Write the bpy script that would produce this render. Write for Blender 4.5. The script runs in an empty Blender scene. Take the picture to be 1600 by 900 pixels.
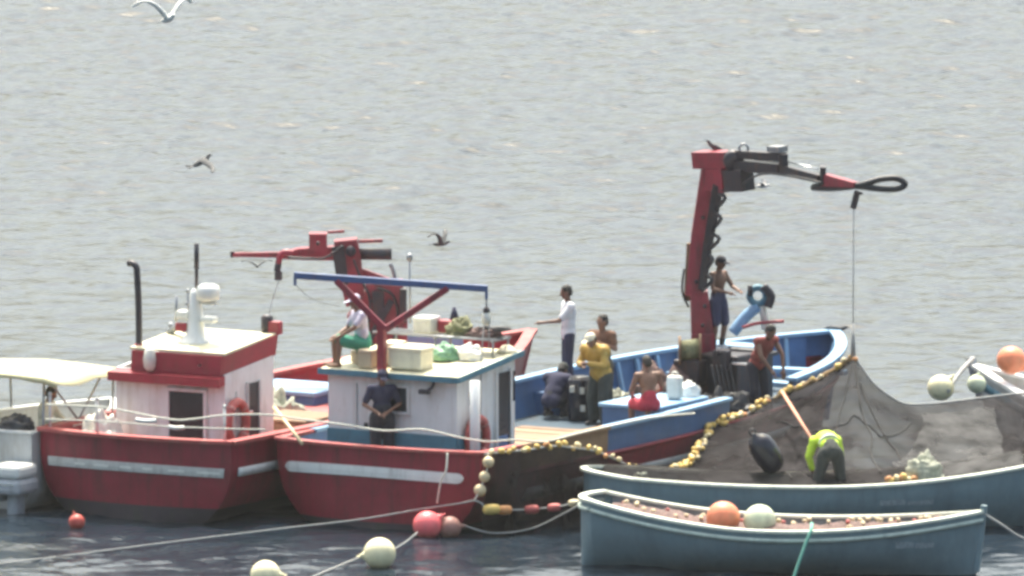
import bpy, bmesh, math, random
import numpy as np
from mathutils import Vector, Matrix, noise
R = math.radians
random.seed(7)
SC = bpy.context.scene
COL = SC.collection

# ------------------------------------------------------------------ camera
CAM = Vector((0, -200, 27.0))
FPX = 19170.0                                   # focal length in pixels of the 1600 px photograph
PITCH = math.atan2(27.0, 200.0) - math.atan(365 / FPX)
cd = bpy.data.cameras.new('camera'); cam = bpy.data.objects.new('camera', cd); COL.objects.link(cam)
cam.location = CAM; cam.rotation_euler = (math.pi / 2 - PITCH, 0, 0)
cd.sensor_width = 36.0; cd.lens = 36.0 * FPX / 1600.0
cd.clip_start = 1.0; cd.clip_end = 20000
SC.camera = cam
# ------------------------------------------------------------------ sky, sun, exposure
SUN_EL, SUN_AZ = R(65), R(-8)                  # sun behind the boats, slightly left (azimuth from +Y)
w = bpy.data.worlds.new('World'); SC.world = w; w.use_nodes = True
nt = w.node_tree; nt.nodes.clear()
sky = nt.nodes.new('ShaderNodeTexSky'); sky.sky_type = 'NISHITA'; sky.sun_disc = False
sky.sun_elevation = SUN_EL; sky.sun_rotation = SUN_AZ
sky.air_density = 1.0; sky.dust_density = 8.0; sky.ozone_density = 1.0; sky.altitude = 0
bg = nt.nodes.new('ShaderNodeBackground'); bg.inputs[1].default_value = 0.15
wo = nt.nodes.new('ShaderNodeOutputWorld')
tint = nt.nodes.new('ShaderNodeMixRGB'); tint.blend_type = 'MULTIPLY'; tint.inputs[0].default_value = 1.0; tint.inputs[2].default_value = (0.960, 1.0, 0.905, 1)   # hazy white sky
nt.links.new(sky.outputs[0], tint.inputs[1]); nt.links.new(tint.outputs[0], bg.inputs[0]); nt.links.new(bg.outputs[0], wo.inputs[0])
sl = bpy.data.lights.new('sun', 'SUN'); sl.energy = 2.4; sl.angle = R(0.55); sl.color = (1.0, 0.965, 0.89)
sun = bpy.data.objects.new('sun', sl); COL.objects.link(sun); sun.location = (0, 60, 60)
sd = Vector((math.sin(SUN_AZ) * math.cos(SUN_EL), math.cos(SUN_AZ) * math.cos(SUN_EL), math.sin(SUN_EL)))
sun.rotation_euler = sd.to_track_quat('Z', 'Y').to_euler()
SC.view_settings.view_transform = 'Standard'; SC.view_settings.look = 'None'
SC.view_settings.exposure = 1.42; SC.view_settings.gamma = 1.0
SC.view_settings.use_curve_mapping = False
SC.cycles.use_denoising = True
SC.cycles.pixel_filter_type = 'BLACKMAN_HARRIS'; SC.cycles.filter_width = 3.3
SC.cycles.max_bounces = 8; SC.cycles.transparent_max_bounces = 12
SC.cycles.caustics_reflective = False; SC.cycles.caustics_refractive = False

# ------------------------------------------------------------------ places in the world from the survey of the photograph
_f = Vector((0, math.cos(PITCH), -math.sin(PITCH))); _u = Vector((0, math.sin(PITCH), math.cos(PITCH))); _r = Vector((1, 0, 0))
def ray(u, v): return _f + _r * ((u - 800) / FPX) + _u * ((450 - v) / FPX)
def at(u, v, Y):
    d = ray(u, v); return CAM + d * ((Y - CAM.y) / d.y)
def onz(u, v, z):
    d = ray(u, v); return CAM + d * ((z - CAM.z) / d.z)

# ------------------------------------------------------------------ materials
M = {}
RUST = (0.16, 0.07, 0.03); GRIME = (0.10, 0.085, 0.07)
def mat(name, col, rough=0.6, metal=0.0, var=0.18, scale=6.0, bump=0.15, dirt=None, dirt_amt=0.0, coat=0.0, bscale=40.0, trans=0.0, streak=0.0):
    m = bpy.data.materials.new(name); m.use_nodes = True
    n = m.node_tree; b = n.nodes['Principled BSDF']
    b.inputs['Roughness'].default_value = rough; b.inputs['Metallic'].default_value = metal
    if coat: b.inputs['Coat Weight'].default_value = coat
    tc = n.nodes.new('ShaderNodeTexCoord')
    ns = n.nodes.new('ShaderNodeTexNoise'); ns.inputs['Scale'].default_value = scale; ns.inputs['Detail'].default_value = 6; ns.inputs['Roughness'].default_value = 0.65
    n.links.new(tc.outputs['Object'], ns.inputs['Vector'])
    cr = n.nodes.new('ShaderNodeValToRGB'); cr.color_ramp.elements[0].position = 0.3; cr.color_ramp.elements[1].position = 0.72
    a = [max(0, c * (1 - var)) for c in col]; z = [min(1, c * (1 + var)) for c in col]
    cr.color_ramp.elements[0].color = (*a, 1); cr.color_ramp.elements[1].color = (*z, 1)
    n.links.new(ns.outputs['Fac'], cr.inputs[0])
    out = cr.outputs[0]
    if dirt:
        n2 = n.nodes.new('ShaderNodeTexNoise'); n2.inputs['Scale'].default_value = scale * 0.7; n2.inputs['Detail'].default_value = 8; n2.inputs['Roughness'].default_value = 0.7
        mp = n.nodes.new('ShaderNodeMapping'); mp.inputs['Scale'].default_value = (1.6, 1.6, 0.45); mp.inputs['Location'].default_value = (3.1, 1.7, 0.4)
        n.links.new(tc.outputs['Object'], mp.inputs[0]); n.links.new(mp.outputs[0], n2.inputs['Vector'])
        r2 = n.nodes.new('ShaderNodeValToRGB'); r2.color_ramp.elements[0].position = 0.5; r2.color_ramp.elements[1].position = 0.72
        r2.color_ramp.elements[0].color = (0, 0, 0, 1); r2.color_ramp.elements[1].color = (dirt_amt,) * 3 + (1,)
        n.links.new(n2.outputs['Fac'], r2.inputs[0])
        mx = n.nodes.new('ShaderNodeMixRGB'); mx.inputs[2].default_value = (*dirt, 1)
        n.links.new(r2.outputs[0], mx.inputs[0]); n.links.new(out, mx.inputs[1]); out = mx.outputs[0]
    if streak:                                       # run-down rust and grime streaks
        mp3 = n.nodes.new('ShaderNodeMapping'); mp3.inputs['Scale'].default_value = (7.0, 7.0, 0.55)
        n4 = n.nodes.new('ShaderNodeTexNoise'); n4.inputs['Scale'].default_value = 1.0; n4.inputs['Detail'].default_value = 5; n4.inputs['Roughness'].default_value = 0.6
        r4 = n.nodes.new('ShaderNodeValToRGB'); r4.color_ramp.elements[0].position = 0.52; r4.color_ramp.elements[1].position = 0.74
        r4.color_ramp.elements[0].color = (0, 0, 0, 1); r4.color_ramp.elements[1].color = (streak,) * 3 + (1,)
        m4 = n.nodes.new('ShaderNodeMixRGB'); m4.inputs[2].default_value = (*(dirt or GRIME), 1)
        n.links.new(tc.outputs['Object'], mp3.inputs[0]); n.links.new(mp3.outputs[0], n4.inputs['Vector']); n.links.new(n4.outputs['Fac'], r4.inputs[0])
        n.links.new(r4.outputs[0], m4.inputs[0]); n.links.new(out, m4.inputs[1]); out = m4.outputs[0]
    n.links.new(out, b.inputs['Base Color'])
    if bump:
        n3 = n.nodes.new('ShaderNodeTexNoise'); n3.inputs['Scale'].default_value = bscale; n3.inputs['Detail'].default_value = 4
        n.links.new(tc.outputs['Object'], n3.inputs['Vector'])
        bp = n.nodes.new('ShaderNodeBump'); bp.inputs['Strength'].default_value = bump; bp.inputs['Distance'].default_value = 0.02
        n.links.new(n3.outputs['Fac'], bp.inputs['Height']); n.links.new(bp.outputs[0], b.inputs['Normal'])
    if trans:                                        # thin cloth lets some light through
        t = n.nodes.new('ShaderNodeBsdfTranslucent'); n.links.new(out, t.inputs[0])
        ms = n.nodes.new('ShaderNodeMixShader'); ms.inputs[0].default_value = trans
        o = n.nodes['Material Output']
        n.links.new(b.outputs[0], ms.inputs[1]); n.links.new(t.outputs[0], ms.inputs[2]); n.links.new(ms.outputs[0], o.inputs[0])
    M[name] = m; return m
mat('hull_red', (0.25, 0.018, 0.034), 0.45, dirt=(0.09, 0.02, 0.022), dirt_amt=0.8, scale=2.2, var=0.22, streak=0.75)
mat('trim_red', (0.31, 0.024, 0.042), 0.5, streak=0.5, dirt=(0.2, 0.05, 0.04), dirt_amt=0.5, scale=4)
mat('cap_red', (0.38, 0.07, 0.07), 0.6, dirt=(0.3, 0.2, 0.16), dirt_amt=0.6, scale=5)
mat('antifoul', (0.055, 0.042, 0.048), 0.7, dirt=(0.05, 0.06, 0.03), dirt_amt=0.6, scale=3)
mat('white_paint', (0.72, 0.73, 0.72), 0.45, streak=0.45, dirt=(0.36, 0.30, 0.22), dirt_amt=0.55, scale=2.5, var=0.07)
mat('grey_white', (0.55, 0.56, 0.55), 0.55, streak=0.4, dirt=(0.3, 0.26, 0.2), dirt_amt=0.5, scale=3, var=0.08)
mat('roof_cream', (0.62, 0.58, 0.40), 0.6, dirt=(0.45, 0.38, 0.26), dirt_amt=0.6, scale=3, var=0.06)
mat('stripe', (0.74, 0.75, 0.72), 0.5, dirt=(0.3, 0.28, 0.25), dirt_amt=0.6, scale=4, var=0.08)
mat('stripe_worn', (0.55, 0.55, 0.51), 0.55, dirt=(0.25, 0.22, 0.2), dirt_amt=0.6, scale=6, var=0.12)
mat('letter_pale', (0.76, 0.75, 0.68), 0.5, var=0.1)
mat('blue', (0.055, 0.135, 0.29), 0.45, dirt=(0.10, 0.14, 0.2), dirt_amt=0.5, scale=3, var=0.2)
mat('beam_blue', (0.05, 0.10, 0.25), 0.4, dirt=RUST, dirt_amt=0.4, scale=6)
mat('blue_light', (0.20, 0.36, 0.54), 0.5, dirt=(0.25, 0.3, 0.33), dirt_amt=0.5, scale=4)
mat('blue_teal', (0.07, 0.20, 0.27), 0.5, dirt=(0.05, 0.09, 0.1), dirt_amt=0.5, scale=4)
mat('crane_red', (0.27, 0.024, 0.045), 0.4, streak=0.7, dirt=(0.09, 0.035, 0.04), dirt_amt=0.85, scale=5, var=0.25)
mat('crane_dark', (0.032, 0.030, 0.040), 0.45, dirt=RUST, dirt_amt=0.4, scale=7, metal=0.2)
mat('steel', (0.30, 0.31, 0.33), 0.4, metal=0.6, dirt=RUST, dirt_amt=0.3)
mat('chrome', (0.75, 0.75, 0.75), 0.2, metal=1.0, bump=0, var=0.05)
mat('black_rubber', (0.025, 0.025, 0.03), 0.5, dirt=(0.1, 0.1, 0.1), dirt_amt=0.3)
mat('black_gloss', (0.018, 0.018, 0.028), 0.16, var=0.2, bump=0.05)
mat('engine_grey', (0.42, 0.44, 0.46), 0.35, dirt=(0.12, 0.12, 0.12), dirt_amt=0.4)
mat('dark_opening', (0.012, 0.014, 0.022), 0.35, var=0.3, bump=0)
mat('glass_dark', (0.015, 0.018, 0.03), 0.08, var=0.2, bump=0)
mat('skiff_grey', (0.175, 0.255, 0.285), 0.5, streak=0.5, dirt=(0.12, 0.165, 0.18), dirt_amt=0.6, scale=2.0, var=0.14)
mat('skiff_rail', (0.74, 0.76, 0.64), 0.5, dirt=(0.3, 0.32, 0.28), dirt_amt=0.5, scale=5)
mat('skiff_rail_green', (0.55, 0.63, 0.55), 0.5, dirt=(0.2, 0.26, 0.24), dirt_amt=0.5, scale=5)
mat('skiff_inside', (0.17, 0.20, 0.21), 0.7, dirt=GRIME, dirt_amt=0.7)
mat('awning', (0.70, 0.67, 0.45), 0.85, var=0.04, bump=0.1, bscale=8, trans=0.35)
mat('wood', (0.20, 0.12, 0.065), 0.7, dirt=(0.16, 0.1, 0.06), dirt_amt=0.6, scale=5, var=0.2)
mat('ply', (0.28, 0.175, 0.10), 0.7, dirt=(0.2, 0.14, 0.09), dirt_amt=0.5, scale=4, var=0.15)
mat('deck', (0.25, 0.27, 0.28), 0.75, dirt=GRIME, dirt_amt=0.7, scale=3)
mat('deck_blue', (0.05, 0.08, 0.11), 0.95, dirt=GRIME, dirt_amt=0.6, scale=3)
mat('rope_white', (0.68, 0.67, 0.58), 0.85, var=0.2, scale=30)
mat('rope_grey', (0.34, 0.34, 0.33), 0.85, var=0.25, scale=30)
mat('rope_green', (0.18, 0.46, 0.36), 0.8, var=0.2, scale=30)
mat('rope_orange', (0.62, 0.30, 0.2), 0.8, var=0.2, scale=30)
mat('buoy_pink', (0.92, 0.16, 0.17), 0.42, dirt=(0.5, 0.16, 0.13), dirt_amt=0.5, scale=3, var=0.08)
mat('buoy_brown', (0.34, 0.16, 0.13), 0.55, dirt=(0.2, 0.14, 0.1), dirt_amt=0.6, scale=5)
mat('buoy_cream', (0.84, 0.76, 0.48), 0.45, dirt=(0.5, 0.45, 0.28), dirt_amt=0.6, scale=3, var=0.06)
mat('buoy_orange', (0.78, 0.24, 0.12), 0.45, dirt=(0.5, 0.25, 0.13), dirt_amt=0.6, scale=3)
mat('buoy_green', (0.62, 0.66, 0.46), 0.45, dirt=(0.4, 0.4, 0.28), dirt_amt=0.6, scale=3)
mat('buoy_red', (0.5, 0.08, 0.06), 0.5, dirt=(0.25, 0.1, 0.08), dirt_amt=0.6, scale=4)
mat('float_yellow', (0.72, 0.50, 0.14), 0.55, dirt=(0.4, 0.25, 0.1), dirt_amt=0.7, scale=14)
mat('float_cream', (0.74, 0.62, 0.36), 0.55, dirt=(0.4, 0.28, 0.15), dirt_amt=0.7, scale=14)
mat('float_orange', (0.62, 0.28, 0.10), 0.55, dirt=(0.35, 0.2, 0.1), dirt_amt=0.7, scale=14)
mat('float_pale', (0.70, 0.56, 0.34), 0.5, dirt=(0.5, 0.38, 0.25), dirt_amt=0.5, scale=8)
mat('ring_band', (0.46, 0.2, 0.18), 0.7, var=0.1)
mat('ring_red', (0.45, 0.10, 0.09), 0.6, dirt=(0.3, 0.1, 0.08), dirt_amt=0.4)
mat('skin', (0.22, 0.115, 0.075), 0.55, var=0.1, bump=0.05)
mat('skin_tan', (0.16, 0.08, 0.05), 0.5, var=0.1, bump=0.05)
mat('hair', (0.018, 0.015, 0.013), 0.6, bump=0.6, bscale=90)
mat('cloth_white', (0.78, 0.79, 0.82), 0.9, var=0.05, bump=0.3, bscale=14, trans=0.15)
mat('cloth_lilac', (0.62, 0.58, 0.70), 0.9, var=0.07, bump=0.3, bscale=14, trans=0.15)
mat('cloth_black', (0.03, 0.03, 0.04), 0.9, var=0.2, bump=0.3, bscale=14)
mat('cloth_navy', (0.035, 0.035, 0.07), 0.9, var=0.2, bump=0.3, bscale=14)
mat('cloth_brown', (0.16, 0.08, 0.05), 0.9, var=0.25, bump=0.3, bscale=14)
mat('cloth_dark', (0.05, 0.055, 0.05), 0.85, var=0.25, bump=0.3, bscale=14)
mat('cloth_green', (0.05, 0.26, 0.17), 0.9, var=0.2, bump=0.3, bscale=14)
mat('cloth_red', (0.42, 0.035, 0.06), 0.9, var=0.15, bump=0.3, bscale=14)
mat('cloth_maroon', (0.25, 0.06, 0.05), 0.9, var=0.2, bump=0.3, bscale=14)
mat('oilskin_yellow', (0.42, 0.26, 0.045), 0.4, dirt=(0.3, 0.17, 0.05), dirt_amt=0.8, scale=7, bump=0.5, bscale=10)
mat('hi_vis', (0.62, 0.85, 0.06), 0.7, var=0.08, bump=0.3, bscale=14)
mat('reflective', (0.6, 0.65, 0.6), 0.4, var=0.08)
mat('shorts_blue', (0.035, 0.04, 0.09), 0.9, var=0.25, bump=0.3, bscale=14)
mat('plastic_white', (0.70, 0.68, 0.60), 0.5, dirt=(0.45, 0.4, 0.3), dirt_amt=0.5, scale=5)
mat('plastic_green', (0.16, 0.33, 0.20), 0.5, var=0.2)
mat('olive_net', (0.20, 0.20, 0.11), 0.9, var=0.4, scale=20, bump=0.9, bscale=25)
mat('heap_net', (0.13, 0.085, 0.075), 0.9, var=0.6, scale=16, bump=0.9, bscale=30, dirt=(0.32, 0.17, 0.16), dirt_amt=0.55)
mat('pale_net', (0.44, 0.45, 0.36), 0.9, var=0.3, scale=16, bump=0.8, bscale=25, trans=0.2)
mat('cardboard', (0.48, 0.38, 0.27), 0.85, var=0.1)
mat('foam', (0.74, 0.68, 0.52), 0.8, var=0.08, dirt=(0.45, 0.38, 0.28), dirt_amt=0.6)
mat('radar_white', (0.80, 0.79, 0.74), 0.4, var=0.04)

def net_material(name, col, opac, tl=0.35):
    m = bpy.data.materials.new(name); m.use_nodes = True; n = m.node_tree; n.nodes.clear()
    o = n.nodes.new('ShaderNodeOutputMaterial')
    tc = n.nodes.new('ShaderNodeTexCoord')
    ns = n.nodes.new('ShaderNodeTexNoise'); ns.inputs['Scale'].default_value = 2.2; ns.inputs['Detail'].default_value = 7; ns.inputs['Roughness'].default_value = 0.65
    mp = n.nodes.new('ShaderNodeMapping'); mp.inputs['Scale'].default_value = (1.0, 1.0, 0.5)
    n.links.new(tc.outputs['Object'], mp.inputs[0]); n.links.new(mp.outputs[0], ns.inputs['Vector'])
    cr = n.nodes.new('ShaderNodeValToRGB'); cr.color_ramp.elements[0].position = 0.3; cr.color_ramp.elements[1].position = 0.7
    cr.color_ramp.elements[0].color = (*[c * 0.45 for c in col], 1); cr.color_ramp.elements[1].color = (*[c * 1.6 for c in col], 1)
    n.links.new(ns.outputs['Fac'], cr.inputs[0])
    d = n.nodes.new('ShaderNodeBsdfDiffuse'); t = n.nodes.new('ShaderNodeBsdfTranslucent'); tr = n.nodes.new('ShaderNodeBsdfTransparent')
    n.links.new(cr.outputs[0], d.inputs[0]); n.links.new(cr.outputs[0], t.inputs[0])
    # fine mesh relief
    wv = n.nodes.new('ShaderNodeTexNoise'); wv.inputs['Scale'].default_value = 28; wv.inputs['Detail'].default_value = 3
    n.links.new(tc.outputs['Object'], wv.inputs['Vector'])
    bp = n.nodes.new('ShaderNodeBump'); bp.inputs['Strength'].default_value = 0.5; bp.inputs['Distance'].default_value = 0.03
    n.links.new(wv.outputs['Fac'], bp.inputs['Height']); n.links.new(bp.outputs[0], d.inputs['Normal'])
    m1 = n.nodes.new('ShaderNodeMixShader'); m1.inputs[0].default_value = tl
    n.links.new(d.outputs[0], m1.inputs[1]); n.links.new(t.outputs[0], m1.inputs[2])
    m2 = n.nodes.new('ShaderNodeMixShader')
    n5 = n.nodes.new('ShaderNodeTexNoise'); n5.inputs['Scale'].default_value = 1.1; n5.inputs['Detail'].default_value = 5
    r5 = n.nodes.new('ShaderNodeMapRange'); r5.inputs['From Min'].default_value = 0.3; r5.inputs['From Max'].default_value = 0.62; r5.inputs['To Min'].default_value = opac - 0.34; r5.inputs['To Max'].default_value = opac
    n.links.new(tc.outputs['Object'], n5.inputs['Vector']); n.links.new(n5.outputs['Fac'], r5.inputs['Value']); n.links.new(r5.outputs[0], m2.inputs[0])
    n.links.new(tr.outputs[0], m2.inputs[1]); n.links.new(m1.outputs[0], m2.inputs[2]); n.links.new(m2.outputs[0], o.inputs[0])
    M[name] = m
net_material('net_brown', (0.040, 0.037, 0.038), 0.95, 0.2)
mat('bunch_brown', (0.26, 0.17, 0.08), 0.9, var=0.5, scale=14, bump=0.9, bscale=30)
mat('fold_dark', (0.022, 0.02, 0.02), 0.9, var=0.3)
net_material('net_dark', (0.030, 0.027, 0.027), 1.0, 0.12)
net_material('net_lit', (0.13, 0.128, 0.128), 0.85, 0.35)  # lighter copy of the net, lit look put into the colour

# ------------------------------------------------------------------ mesh building
FR = {}                                             # frame (matrix) of every thing, inherited by its parts
def tag(o, label=None, cat=None, group=None, kind=None):
    if label: o['label'] = label
    if cat: o['category'] = cat
    if group: o['group'] = group
    if kind: o['kind'] = kind
    return o
def thing(name, label, cat, loc, rotz=0.0, group=None):
    o = bpy.data.objects.new(name, None); COL.objects.link(o); o.empty_display_size = 0.2
    o.location = loc; o.rotation_euler = (0, 0, rotz)
    FR[o] = Matrix.Translation(Vector(loc)) @ Matrix.Rotation(rotz, 4, 'Z')
    return tag(o, label, cat, group)

class MB:
    def __init__(s): s.v = []; s.f = []; s.sm = []
    def add(s, vs, fs, smooth=False):
        b = len(s.v); s.v += [Vector(p) for p in vs]
        for f in fs: s.f.append([b + i for i in f]); s.sm.append(smooth)
        return s
    def box(s, c, size, rot=None, taper=1.0, bev=0.0):
        c = Vector(c); hx, hy, hz = [q / 2 for q in size]
        if rot is None: rot = Matrix.Identity(3)
        elif not isinstance(rot, Matrix): rot = Matrix.Rotation(rot, 3, 'Z')
        b = min(bev, hx * .6, hy * .6, hz * .6)
        if b <= 0:
            p = [(-hx, -hy, -hz), (hx, -hy, -hz), (hx, hy, -hz), (-hx, hy, -hz),
                 (-hx * taper, -hy * taper, hz), (hx * taper, -hy * taper, hz), (hx * taper, hy * taper, hz), (-hx * taper, hy * taper, hz)]
            return s.add([c + rot @ Vector(q) for q in p], [(0, 3, 2, 1), (4, 5, 6, 7), (0, 1, 5, 4), (1, 2, 6, 5), (2, 3, 7, 6), (3, 0, 4, 7)])
        bm = bmesh.new(); bmesh.ops.create_cube(bm, size=1)
        for q in bm.verts:
            t = taper if q.co.z > 0 else 1
            q.co = Vector((q.co.x * 2 * hx * t, q.co.y * 2 * hy * t, q.co.z * 2 * hz))
        bmesh.ops.bevel(bm, geom=bm.edges[:], offset=b, segments=2, affect='EDGES', profile=0.5)
        bm.verts.index_update()
        s.add([c + rot @ q.co for q in bm.verts], [[q.index for q in f.verts] for f in bm.faces]); bm.free(); return s
    def bar(s, a, b, wd, ht, bev=0.01, up=(0, 0, 1)):
        a, b = Vector(a), Vector(b); d = b - a; L = d.length
        if L < 1e-5: return s
        z = d.normalized(); upv = Vector(up)
        if abs(z.dot(upv)) > 0.97: upv = Vector((0, 1, 0))
        x = upv.cross(z).normalized(); y = z.cross(x)
        rot = Matrix((x, y, z)).transposed()
        return s.box((a + b) / 2, (wd, ht, L), rot, bev=bev)
    def tbar(s, a, b, wa, wb, depth):               # tapered flat-sided beam
        a, b = Vector(a), Vector(b); z = (b - a).normalized(); y = Vector((0, 1, 0)); y = (y - z * y.dot(z)).normalized(); x = y.cross(z)
        vs = []
        for p, q in ((a, wa), (b, wb)):
            for sx, sy in ((-1, -1), (1, -1), (1, 1), (-1, 1)): vs.append(p + x * sx * q / 2 + y * sy * depth / 2)
        return s.add(vs, [(0, 3, 2, 1), (4, 5, 6, 7), (0, 1, 5, 4), (1, 2, 6, 5), (2, 3, 7, 6), (3, 0, 4, 7)])
    def tube(s, pts, r, n=8, caps=True, smooth=True):
        pts = [Vector(p) for p in pts]; rs = r if isinstance(r, (list, tuple)) else [r] * len(pts)
        vs, fs = [], []; prev = None
        for i, p in enumerate(pts):
            t = (pts[min(i + 1, len(pts) - 1)] - pts[max(i - 1, 0)])
            t = t.normalized() if t.length > 1e-9 else Vector((0, 0, 1))
            if prev is None:
                h = Vector((0, 0, 1)) if abs(t.z) < 0.9 else Vector((1, 0, 0))
                x = h.cross(t).normalized()
            else:
                x = (prev - t * prev.dot(t)).normalized()
            prev = x; y = t.cross(x)
            for k in range(n):
                a = 2 * math.pi * k / n; vs.append(p + (x * math.cos(a) + y * math.sin(a)) * rs[i])
        for i in range(len(pts) - 1):
            for k in range(n):
                k2 = (k + 1) % n; fs.append((i * n + k, i * n + k2, (i + 1) * n + k2, (i + 1) * n + k))
        s.add(vs, fs, smooth)
        if caps:
            b = len(s.v) - len(vs)
            s.f.append([b + k for k in range(n)][::-1]); s.sm.append(False)
            s.f.append([b + (len(pts) - 1) * n + k for k in range(n)]); s.sm.append(False)
        return s
    def ball(s, c, r, seg=14, rings=9, rot=None):
        c = Vector(c); r = r if isinstance(r, (list, tuple)) else (r, r, r)
        rot = rot or Matrix.Identity(3); vs = [c + rot @ Vector((0, 0, -r[2]))]
        for i in range(1, rings):
            ph = -math.pi / 2 + math.pi * i / rings
            for k in range(seg):
                a = 2 * math.pi * k / seg
                vs.append(c + rot @ Vector((r[0] * math.cos(ph) * math.cos(a), r[1] * math.cos(ph) * math.sin(a), r[2] * math.sin(ph))))
        vs.append(c + rot @ Vector((0, 0, r[2]))); fs = []
        for k in range(seg): fs.append((0, 1 + (k + 1) % seg, 1 + k))
        for i in range(rings - 2):
            for k in range(seg):
                a = 1 + i * seg + k; b = 1 + i * seg + (k + 1) % seg; fs.append((a, b, b + seg, a + seg))
        e = len(vs) - 1
        for k in range(seg): fs.append((1 + (rings - 2) * seg + k, 1 + (rings - 2) * seg + (k + 1) % seg, e))
        return s.add(vs, fs, True)
    def lathe(s, c, prof, n=16, rot=None, smooth=True):
        c = Vector(c); rot = rot or Matrix.Identity(3); vs, fs = [], []
        for r, z in prof:
            for k in range(n):
                a = 2 * math.pi * k / n; vs.append(c + rot @ Vector((r * math.cos(a), r * math.sin(a), z)))
        for i in range(len(prof) - 1):
            for k in range(n):
                k2 = (k + 1) % n; fs.append((i * n + k, i * n + k2, (i + 1) * n + k2, (i + 1) * n + k))
        fs.append(tuple(range(n))[::-1]); fs.append(tuple((len(prof) - 1) * n + k for k in range(n)))
        return s.add(vs, fs, smooth)
    def torus(s, c, Rr, r, rot=None, n=24, m=8, arc=2 * math.pi, sy=1.0):
        c = Vector(c); rot = rot or Matrix.Identity(3); vs, fs = [], []
        for i in range(n):
            a = arc * i / n
            for k in range(m):
                b = 2 * math.pi * k / m; q = Rr + r * math.cos(b)
                vs.append(c + rot @ Vector((q * math.cos(a), q * math.sin(a) * sy, r * math.sin(b))))
        for i in range(n):
            for k in range(m):
                i2, k2 = (i + 1) % n, (k + 1) % m
                fs.append((i * m + k, i2 * m + k, i2 * m + k2, i * m + k2))
        return s.add(vs, fs, True)
    def grid(s, P, smooth=True, closed=False):       # P[i][j] points
        n, m = len(P), len(P[0]); vs = [p for row in P for p in row]; fs = []
        for i in range(n - 1):
            for j in range(m - 1):
                fs.append((i * m + j, i * m + j + 1, (i + 1) * m + j + 1, (i + 1) * m + j))
        return s.add(vs, fs, smooth)
    def prism(s, poly, thick_vec, smooth=False):     # closed polygon extruded
        poly = [Vector(p) for p in poly]; t = Vector(thick_vec); n = len(poly)
        vs = poly + [p + t for p in poly]
        return s.add(vs, [tuple(range(n)), tuple(range(2 * n - 1, n - 1, -1))] + [(i, i + n, (i + 1) % n + n, (i + 1) % n) for i in range(n)], smooth)
    def mesh(s, name, material, inv=None):
        me = bpy.data.meshes.new(name)
        me.from_pydata([tuple((inv @ p) if inv else p) for p in s.v], [], s.f)
        me.polygons.foreach_set('use_smooth', s.sm)
        me.materials.append(M[material] if isinstance(material, str) else material)
        bm = bmesh.new(); bm.from_mesh(me); bmesh.ops.recalc_face_normals(bm, faces=bm.faces[:]); bm.to_mesh(me); bm.free()
        me.update(); return me
    def part(s, name, material, parent, world=False, solid=0.0, label=None, kind=None):
        fr = FR[parent]
        me = s.mesh(name, material, fr.inverted() if world else None)
        o = bpy.data.objects.new(name, me); COL.objects.link(o); o.parent = parent; FR[o] = fr
        if solid:
            md = o.modifiers.new('thickness', 'SOLIDIFY'); md.thickness = solid; md.offset = 0
        if label: o['label'] = label
        if kind: o['kind'] = kind
        return o
    def top(s, name, material, origin, label, cat, group=None, kind=None, solid=0.0, rotz=0.0):   # world-space points -> top-level mesh
        origin = Vector(origin); fr = Matrix.Translation(origin) @ Matrix.Rotation(rotz, 4, 'Z')
        o = bpy.data.objects.new(name, s.mesh(name, material, fr.inverted())); COL.objects.link(o)
        o.location = origin; o.rotation_euler = (0, 0, rotz); FR[o] = fr
        if solid:
            md = o.modifiers.new('thickness', 'SOLIDIFY'); md.thickness = solid; md.offset = 0
        return tag(o, label, cat, group, kind)

def spline(pts, n=8):
    pts = [Vector(p) for p in pts]; out = []
    for i in range(len(pts) - 1):
        p0, p1, p2, p3 = pts[max(i - 1, 0)], pts[i], pts[i + 1], pts[min(i + 2, len(pts) - 1)]
        for k in range(n):
            t = k / n
            out.append(0.5 * ((2 * p1) + (p2 - p0) * t + (2 * p0 - 5 * p1 + 4 * p2 - p3) * t * t + (3 * p1 - p0 - 3 * p2 + p3) * t ** 3))
    out.append(pts[-1]); return out
def noisy(p, sc, amp, seed=0.0):
    return noise.noise_vector(Vector(p) * sc + Vector((seed, seed * 1.7, seed * 0.3))) * amp
def remeshed(mb, name, material, parent, voxel=0.011, smooth=3, world=False):
    o = mb.part(name, material, parent, world)
    a = o.modifiers.new('r', 'REMESH'); a.mode = 'VOXEL'; a.voxel_size = voxel; a.use_smooth_shade = True
    b = o.modifiers.new('s', 'SMOOTH'); b.factor = 0.5; b.iterations = smooth
    dg = bpy.context.evaluated_depsgraph_get(); me = bpy.data.meshes.new_from_object(o.evaluated_get(dg))
    o.modifiers.clear(); old = o.data; o.data = me; me.name = name; bpy.data.meshes.remove(old)
    if not me.materials: me.materials.append(M[material])
    me.polygons.foreach_set('use_smooth', [True] * len(me.polygons))
    return o

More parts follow.
